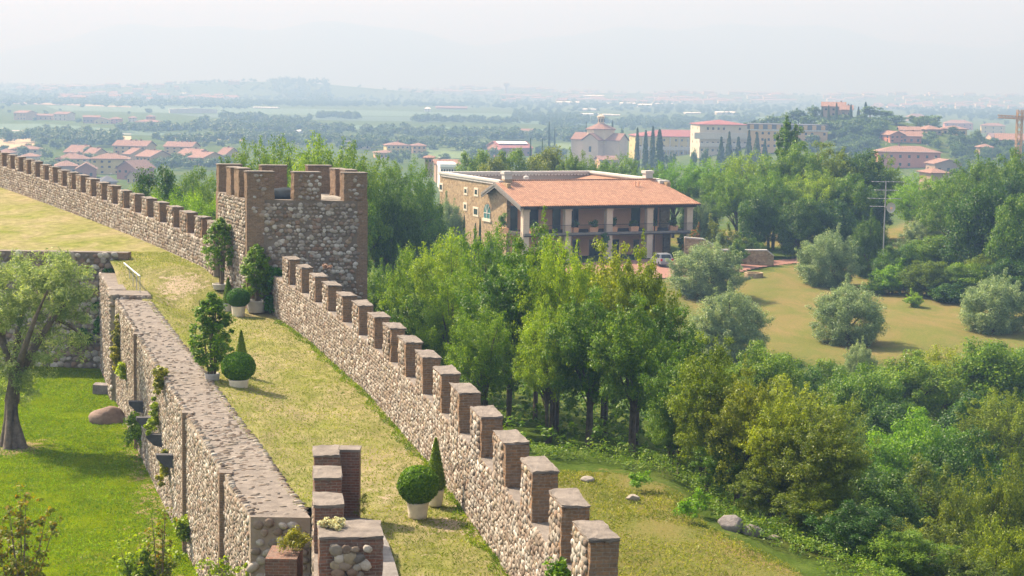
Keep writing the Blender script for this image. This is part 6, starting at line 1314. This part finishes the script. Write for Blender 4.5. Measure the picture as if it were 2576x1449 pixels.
g7 = [(400, 425, 152, 130, 'dense', 'dark'), (475, 428, 166, 110, 'spread', 'mid'), (530, 440, 155, 90, 'robinia', 'mid'), (440, 478, 141, 120, 'robinia', 'bright'), (510, 488, 136, 110, 'robinia', 'bright'), (345, 470, 150, 80, 'robinia', 'robinia'), (385, 480, 146, 90, 'spread', 'mid')]
grove('behind the far battlement left of the tower', [(a, b, c, d * 1.4, e, f) for a, b, c, d, e, f in g7])
g8 = [(1195, 380, 266, 110, 'dense', 'mid'), (1285, 376, 266, 120, 'dense', 'mid'), (1375, 372, 268, 130, 'dense', 'brown'), (1455, 384, 264, 100, 'spread', 'mid'), (1565, 388, 278, 120, 'robinia', 'robinia'), (1240, 395, 262, 100, 'dense', 'brown'), (1520, 405, 272, 90, 'spread', 'mid')]
grove('behind the villa roof', g8)
g9 = [(1780, 602, 186, 188, 'olive', 'olive'), (2087, 577, 196, 155, 'olive', 'olive'), (2140, 708, 158, 185, 'olive', 'olive'), (1838, 722, 150, 195, 'olive', 'olive'), (2510, 690, 166, 180, 'olive', 'olive'), (2165, 862, 139, 80, 'olive', 'olive')]
grove('on the dry lawn', g9)
g10 = [(2190, 540, 204, 100, 'olive', 'dark'), (2325, 545, 220, 120, 'olive', 'olive'), (2390, 535, 222, 120, 'olive', 'olive'), (1757, 498, 224, 80, 'olive', 'olive')]
grove('in the back row behind the lawn', g10)
g11 = [(1018, 492, 190, 140, 'dense', 'dark'), (1128, 497, 216, 90, 'olive', 'olive'), (945, 505, 205, 55, 'bush', 'oleander'), (1208, 545, 209.5, 11, 'cypress', 'cypress'), (1168, 540, 211, 11, 'cypress', 'cypress'), (1196, 560, 209.5, 12, 'cypress', 'cypress'), (1120, 560, 212, 80, 'bush', 'weeds'), (1240, 575, 204, 46, 'bush', 'mid'), (1060, 560, 195, 80, 'bush', 'mid'), (1150, 575, 203, 90, 'bush', 'robinia')]
grove('left of the villa', g11)
g12 = [(1745, 560, 212.5, 50, 'bush', 'redflower'), (1800, 540, 217, 70, 'bush', 'brown'), (1850, 570, 211, 70, 'bush', 'brown'), (1862, 600, 209.5, 60, 'bush', 'mid'), (1900, 585, 213, 70, 'bush', 'dark'), (1517, 592, 209, 16, 'conifer', 'ivy'), (1717, 585, 209.3, 12, 'conifer', 'ivy')] if False else [(1745, 560, 215.5, 50, 'bush', 'redflower'), (1800, 540, 217.5, 70, 'bush', 'brown'), (1850, 565, 216, 70, 'bush', 'brown'), (1858, 585, 210.5, 52, 'bush', 'mid'), (1900, 585, 216, 70, 'bush', 'dark')]
grove('by the stone wall right of the villa', g12)
# creepers on the pillars
for (u, v0, v1) in ((1521, 592, 625), (1716, 590, 640)):
    q = vloc(u, (v0 + v1) / 2, d=.7); wv = Vector((HE.x, HE.y, 0)) + vx * q.x + vy * q.y
    plant('climbing_plant', 'dark creeper on the %s villa pillar' % ('middle' if u < 1600 else 'rightmost'), 'creeper', (wv.x, wv.y, VZ + q.z), (.45, .3, 1.3), 40, 50, (.16, .12), 'ivy', .28)
# cypresses and conifers by the church and school
g13 = [(1604, 322, 700, 20, 'cypress', 'cypress'), (1625, 328, 690, 24, 'cypress', 'cypress'), (1643, 318, 700, 22, 'cypress', 'cypress'), (1660, 326, 680, 36, 'cypress', 'cypress'), (1382, 306, 1000, 9, 'cypress', 'cypress'), (1396, 316, 1000, 6, 'cypress', 'cypress'), (1365, 348, 700, 7, 'cypress', 'cypress'), (1335, 348, 690, 9, 'cypress', 'cypress'), (1541, 302, 980, 12, 'cypress', 'cypress'), (1475, 306, 1000, 6, 'cypress', 'cypress'), (1566, 312, 960, 14, 'far', 'far')]
grove('around the church', g13, hmin=6)
g14 = [(1835, 332, 720, 40, 'conifer', 'cypress'), (1858, 345, 700, 46, 'conifer', 'cypress'), (1885, 328, 710, 40, 'conifer', 'cypress'), (1905, 335, 720, 46, 'conifer', 'cypress'), (1815, 345, 700, 44, 'conifer', 'cypress'), (1925, 350, 700, 40, 'conifer', 'cypress'), (1775, 362, 700, 28, 'far', 'far'), (1745, 366, 700, 26, 'far', 'far'), (1680, 370, 690, 40, 'far', 'far'), (2040, 345, 800, 18, 'conifer', 'cypress'), (2060, 350, 800, 16, 'conifer', 'cypress')]
grove('in front of the yellow school', g14, hmin=6, adj='dark conifer')
g15 = [(2178, 256, 925, 14, 'cypress', 'cypress'), (2190, 262, 920, 60, 'far', 'far'), (2160, 268, 915, 10, 'cypress', 'cypress'), (2085, 264, 900, 10, 'cypress', 'cypress'), (2105, 258, 898, 11, 'cypress', 'cypress'), (2141, 262, 905, 12, 'cypress', 'cypress'), (2068, 268, 915, 10, 'cypress', 'cypress'), (2050, 262, 930, 44, 'far', 'far'), (2010, 270, 930, 50, 'far', 'far'), (1980, 278, 930, 50, 'far', 'far'), (1945, 284, 920, 50, 'far', 'far'), (1910, 290, 920, 50, 'far', 'far'), (2030, 284, 890, 60, 'far', 'far'), (2080, 296, 870, 60, 'far', 'far'), (2130, 296, 870, 50, 'far', 'far'), (2180, 292, 880, 60, 'far', 'far'), (2230, 275, 925, 60, 'far', 'far'), (2255, 290, 890, 60, 'far', 'far'), (2345, 284, 930, 56, 'far', 'far'), (1985, 292, 885, 60, 'far', 'far'), (1880, 298, 930, 40, 'far', 'far'), (2215, 300, 870, 50, 'far', 'far')]
grove('on the wooded hill', g15, hmin=5, adj='dark hill tree')
# hazy single trees among the houses and hedges: countable, smaller than their parts
def scatter(region, label, n, boxes, hr=(6, 11), leaf='far'):
    for _ in range(n):
        u0, u1, v0, v1 = boxes[rnd.choices(range(len(boxes)), [abs((b[1] - b[0]) * (b[3] - b[2])) ** .6 for b in boxes])[0]]
        u, v = rnd.uniform(u0, u1), rnd.uniform(v0, v1); p = ground_hit(u, v)
        h = rnd.uniform(*hr); w = h * rnd.uniform(.8, 1.25)
        plant_tree('tree', 'far', (p.x, p.y, p.z - .4), h, w, leaf, label, region, 'tree', False)
scatter('hazy trees behind and around the near housing estate', 'small hazy tree among the roofs and hedges on the left', 38, [(85, 340, 372, 385), (340, 600, 364, 372), (440, 600, 408, 424), (100, 230, 392, 440), (0, 120, 380, 396), (380, 440, 420, 440), (330, 400, 366, 374), (600, 800, 350, 380)], (4, 7.5))
scatter('hazy trees in the valley between mansion and factory', 'small hazy tree in the valley between the mansion and the factory', 38, [(800, 1220, 362, 384), (1060, 1300, 392, 410), (930, 1060, 398, 420), (1230, 1460, 344, 364), (1330, 1450, 384, 400), (560, 900, 346, 362)], (5, 9))
scatter('hazy trees among the houses of the right slope', 'small hazy tree among the houses of the right slope', 62, [(2095, 2210, 340, 400), (2160, 2360, 308, 330), (2330, 2560, 345, 390), (2372, 2560, 385, 420), (2100, 2230, 318, 345), (2440, 2570, 300, 320), (2280, 2400, 356, 372), (1960, 2110, 355, 385), (2420, 2560, 410, 440)], (4, 7.5))
scatter('hazy trees around the far hamlet', 'small hazy tree around the hamlet in the far fields', 18, [(0, 420, 276, 290), (60, 280, 303, 312), (100, 130, 318, 330), (560, 760, 305, 330)], (4, 8))
# far hedges and woods: one mass
FC = [PROTO['far'][k_]['crown'] for k_ in range(3)]
small = far_proto('speck', 10, 12, 12, 14, (2.3, 1.7), 2.6); cv_ = np.zeros(len(small['crown'].vertices) * 3, np.float32); small['crown'].vertices.foreach_get('co', cv_); cv_ = cv_.reshape(-1, 3); nf = len(cv_) // 4
mids = far_proto('midspeck', 10, 11, 30, 22, (1.2, .85), 1.9)['crown']; cvm_ = np.zeros(len(mids.vertices) * 3, np.float32); mids.vertices.foreach_get('co', cvm_); cvm_ = cvm_.reshape(-1, 3)
cvf_ = np.zeros(len(FC[0].vertices) * 3, np.float32); FC[0].vertices.foreach_get('co', cvf_); cvf_ = cvf_.reshape(-1, 3)
WV = []
def wood(u0, v0, u1, v1, n, jit=2.0, hr=(4.5, 9.5), flat=True):
    n = int(n * (1.5 if v0 < 300 else 1.25)); jit *= 1.25
    for _ in range(n):
        t = rnd.random(); u, v = u0 + (u1 - u0) * t, v0 + (v1 - v0) * t + rnd.gauss(0, jit); p = onz(u, v, -30) if flat else ground_hit(u, v)
        if p.y > 7800 or p.y < 0: continue
        h = rnd.uniform(*hr) / 10; a = rnd.uniform(0, 6.28); q = ((cv_ if v0 < 262 else cvm_) if flat else cvf_).copy(); x = q[:, 0] * math.cos(a) - q[:, 1] * math.sin(a); q[:, 1] = q[:, 0] * math.sin(a) + q[:, 1] * math.cos(a); q[:, 0] = x
        WV.append(q * h * np.array([1.1, 1.1, 1]) + np.array([p.x, p.y, hz(p.x, p.y)]))
wood(90, 358, 280, 368, 40, 3, (5, 8)); wood(380, 362, 560, 360, 26, 3, (5, 8)); wood(560, 352, 800, 366, 60, 5, (5, 9)); wood(800, 366, 1220, 380, 60, 4, (5, 9)); wood(1230, 350, 1440, 356, 50, 4, (5, 9)); wood(400, 424, 560, 424, 20, 3, (3, 6)); wood(2110, 400, 2200, 380, 26, 12, (4, 7), False); wood(2100, 345, 2210, 335, 26, 10, (4, 7), False); wood(2380, 362, 2570, 368, 14, 5, (3, 4), False); wood(2390, 392, 2570, 400, 18, 6, (4, 6), False); wood(1880, 318, 2040, 296, 40, 5, (4, 7), False); wood(2050, 306, 2220, 312, 30, 4, (2, 3.5), False)
wood(-40, 258, 640, 268, 200, 3); wood(0, 246, 900, 258, 260, 4); wood(0, 232, 700, 240, 240, 4); wood(380, 262, 900, 268, 140, 1.5); wood(620, 262, 1300, 270, 200, 1.6); wood(480, 325, 740, 330, 110, 5); wood(300, 330, 480, 334, 40, 2); wood(560, 300, 780, 318, 90, 5)
wood(680, 240, 830, 252, 90, 4, (12, 18)); wood(560, 214, 860, 222, 130, 3); wood(860, 230, 1800, 242, 260, 5); wood(900, 250, 1700, 262, 240, 5); wood(1300, 268, 2000, 280, 230, 6); wood(1290, 296, 1480, 308, 120, 6); wood(1430, 312, 1900, 306, 110, 3); wood(1700, 244, 2580, 258, 260, 5); wood(1800, 262, 2580, 282, 260, 6); wood(2300, 284, 2600, 296, 120, 5); wood(1040, 306, 1300, 312, 80, 2); wood(800, 296, 900, 300, 30, 2); wood(0, 355, 110, 362, 14, 3); wood(90, 352, 300, 362, 90, 4); wood(700, 330, 1000, 345, 60, 5); wood(1000, 340, 1300, 348, 90, 4); wood(1380, 330, 1480, 345, 40, 6); wood(1550, 318, 1760, 324, 70, 4); wood(0, 222, 600, 228, 160, 3, (12, 18)); wood(860, 220, 1300, 226, 140, 2, (12, 18)); wood(1700, 234, 2580, 246, 260, 3, (12, 18))
WV = np.concatenate(WV); k = np.arange(len(WV), dtype=np.int32).reshape(-1, 4)
tag(obj('distant_woods', npmesh('distant_woods', WV, k, L['far'])), kind='stuff')
# mountains
mt_ = []; NX = 160; xs = np.linspace(-7000, 7000, NX); 
ridge = lambda x: 40 + 190 * np.exp(-((x + 1500) / 700) ** 2) + 120 * np.exp(-((x + 600) / 450) ** 2) + 230 * np.exp(-((x - 900) / 1100) ** 2) + 200 * np.exp(-((x - 2900) / 900) ** 2) + 140 * np.exp(-((x + 3600) / 900) ** 2) + 14 * np.sin(x / 170) + 9 * np.sin(x / 71 + 1)
G = []
for j in range(7): f = j / 6; G.append(np.stack([xs, 9300 + 1300 * f + 160 * np.sin(xs / 600), -32 + (ridge(xs / 1.33) * 1.32 + 30) * math.sin(f * math.pi * .62) / .93], 1))
V = np.concatenate(G); i, j = np.meshgrid(np.arange(6), np.arange(NX - 1), indexing='ij'); k = (i * NX + j).ravel()
tag(obj('mountains', npmesh('mountains', V, np.stack([k, k + 1, k + NX + 1, k + NX], 1), simple('wooded_mountain', (.12, .14, .10), (.09, .11, .08), .004), True)), kind='structure')

# ------------------------------------------------------------------ olive lawn and undergrowth
def blades(name, mat, n, fx, y0, y1, zf, leaf):
    y = rng.uniform(y0, y1, n); lo, hi = fx(y); x = lo + (hi - lo) * rng.random(n); P = np.stack([x, y, zf(x, y) + leaf[0] * .22], 1)
    nn = rng.normal(size=(n, 3)); nn[:, 2] *= .45; nn /= np.linalg.norm(nn, axis=1, keepdims=True); V, Fq = leaf_quads(P, nn, *leaf); tag(obj(name, npmesh(name, V, Fq, L[mat])), kind='stuff')
from mathutils.bvhtree import BVHTree
def on_sheet(nm):
    o = C.objects[nm]; t = BVHTree.FromPolygons([v.co.copy() for v in o.data.vertices], [tuple(p.vertices) for p in o.data.polygons])
    def f(x, y):
        r = [t.ray_cast(Vector((a, b, 30)), Vector((0, 0, -1)))[0] for a, b in zip(x, y)]; return np.array([q.z if q is not None else -20 for q in r])
    return f
L['straw'] = leaf_mat('dry_grass', (.098, .130, .05), (.165, .19, .10), (.25, .235, .22), .3, .05); L['lush'] = leaf_mat('lush_grass', (.062, .110, .0005), (.102, .165, .0008), (.145, .205, .0015), .4, .05)
blades('terrace_grass', 'straw', 40000, lambda y: (XL(y) + .15, np.where(y < 88, xw(np.minimum(y, 89)) - .05, np.where(y < 97, -14.5 - (y - 90) * .4, x2(y) - .1))), 36, 104, on_sheet('terrace_lawn'), (.11, .022))
blades('wall_foot_weeds', 'weeds', 2600, lambda y: (xw(np.minimum(y, 89)) - .38 - .25 * np.sin(y * 1.7) * np.sin(y * .61), xw(np.minimum(y, 89)) - .04), 40, 87, on_sheet('terrace_lawn'), (.2, .03))
blades('garden_grass', 'lush', 60000, lambda y: (-.31 * y, np.interp(y, [47, 52, 65, 84, 100], [-5.2, -8.4, -12.2, -18.2, -21.6])), 48, 99, lambda x, y: np.full(len(x), -4.7), (.13, .03))
blades('lawn_grass', 'straw', 30000, lambda y: (0 * y - 2.2, np.interp(y, [44, 50, 56, 60, 66, 70], [9.5, 10.5, 8.8, 7, 6.6, 4])), 45, 69, terr, (.16, .03))
def cover(name, mat, poly, n, leaf, hh, lift=0.0):
    P = np.array(poly); out = []
    while len(out) < n:
        x, y = rnd.uniform(P[:, 0].min(), P[:, 0].max()), rnd.uniform(P[:, 1].min(), P[:, 1].max()); c = False; m_ = len(P)
        for a in range(m_):
            (ax_, ay_), (bx_, by_) = P[a], P[(a + 1) % m_]
            if (ay_ > y) != (by_ > y) and x < (bx_ - ax_) * (y - ay_) / (by_ - ay_ + 1e-9) + ax_: c = not c
        if c: out.append((x, y))
    out = np.array(out); z = terr(out[:, 0], out[:, 1]); g = .5 + .5 * np.sin(out[:, 0] * 1.3 + 1.7 * np.sin(out[:, 1] * .6)) * np.cos(out[:, 1] * .9)
    hgt = hh * (.25 + .9 * g) ; cc = np.stack([out[:, 0], out[:, 1], z + hgt * rng.uniform(.2, 1, len(out)) + lift], 1)
    V, Fq = clump_cloud(cc, rng.uniform(.12, .34, len(cc)), 14, leaf, .7); tag(obj(name, npmesh(name, V, Fq, L[mat])), kind='stuff')
cover('undergrowth', 'weeds', [(10.8, 46), (10.8, 52), (9.2, 57), (7.3, 61), (7, 66.5), (4, 71), (-1.5, 70), (-2, 74), (8, 72), (11.5, 66), (15, 56), (17, 46)], 2300, (.12, .05), .75, .1)
cover('forest_undergrowth', 'mid', [(-8, 78), (-2, 71), (5, 72), (12, 66), (20, 54), (36, 54), (50, 80), (50, 122), (20, 134), (0, 120), (-8, 105)], 5200, (.22, .14), 1.2, .1)
for i_, (u, v) in enumerate(((1760, 1300), (1716, 1318), (1870, 1310), (1905, 1285), (1990, 1385), (2020, 1400), (1610, 1240))):
    p = ground_hit(u, v); plant('wild_plant', f'{ordinal(i_)} bright yellow-green weed from a scatter around the grey rocks', 'plant', (p.x, p.y, p.z + .5), (.45, .4, .4), 16, 40, (.13, .05), 'bright', .18, -.6, 'bright weeds around the grey rocks')

# ------------------------------------------------------------------ air, light, camera
hm = bpy.data.materials.new('haze'); hm.use_nodes = True; nt = hm.node_tree; nt.nodes.remove(nt.nodes['Principled BSDF'])
vol = nt.nodes.new('ShaderNodeVolumePrincipled'); vol.inputs['Density'].default_value = .00052
RS, EX = (.482, .572, .705), (.52, .73, 1.0)            # single-scatter albedo and relative extinction of r, g, b: blue air, neutral horizon
cS = [r_ * e_ for r_, e_ in zip(RS, EX)]; kA = [(e_ - c_) / (1 - c_) for e_, c_ in zip(EX, cS)]
vol.inputs['Color'].default_value = (*cS, 1); vol.inputs['Absorption Color'].default_value = (*[(1 - k_) ** 2 for k_ in kA], 1); vol.inputs['Anisotropy'].default_value = .12
nt.links.new(vol.outputs[0], nt.nodes['Material Output'].inputs['Volume'])
hb = MB().box(-8500, 8500, -60, 11200, -38, 420).build('haze', [hm]); tag(hb, kind='stuff')

sc = bpy.context.scene
EL = R(46); azs = math.atan2(-.80, .58); S = Vector((math.sin(azs) * math.cos(EL), math.cos(azs) * math.cos(EL), math.sin(EL)))
sun = bpy.data.lights.new('sun', 'SUN'); sun.energy = 4.6; sun.angle = R(1.2); sun.color = (1.0, .87, .70)
so = bpy.data.objects.new('sun', sun); C.objects.link(so); so.rotation_euler = S.to_track_quat('Z', 'Y').to_euler()
w = bpy.data.worlds.new('World'); sc.world = w; w.use_nodes = True; nt = w.node_tree
sky = nt.nodes.new('ShaderNodeTexSky'); sky.sky_type = 'NISHITA'; sky.sun_disc = False; sky.sun_elevation = EL; sky.sun_rotation = azs; sky.air_density = 1.0; sky.dust_density = 3.0; sky.ozone_density = 1.0
hsv = nt.nodes.new('ShaderNodeHueSaturation'); hsv.inputs['Saturation'].default_value = .45; nt.links.new(sky.outputs[0], hsv.inputs['Color'])   # hazy whitish sky
bg = nt.nodes['Background']; nt.links.new(hsv.outputs[0], bg.inputs[0]); bg.inputs[1].default_value = .15
cam = bpy.data.cameras.new('camera'); cam.sensor_width = 36; cam.lens = 36 * F / 2576; cam.clip_start = .5; cam.clip_end = 30000
co_ = bpy.data.objects.new('camera', cam); C.objects.link(co_)
mw = Matrix.Identity(4)
for i in range(3): mw[i][0], mw[i][1], mw[i][2], mw[i][3] = CR[i], CUP[i], -_f[i], CAM[i]
co_.matrix_world = mw; sc.camera = co_
sc.view_settings.view_transform = 'Standard'; sc.view_settings.look = 'None'; sc.view_settings.gamma = 1; sc.view_settings.exposure = 1.4
cy = sc.cycles; cy.max_bounces = 5; cy.diffuse_bounces = 3; cy.glossy_bounces = 2; cy.transmission_bounces = 3; cy.volume_bounces = 0; cy.transparent_max_bounces = 4; cy.caustics_reflective = False; cy.caustics_refractive = False
cy.use_denoising = True
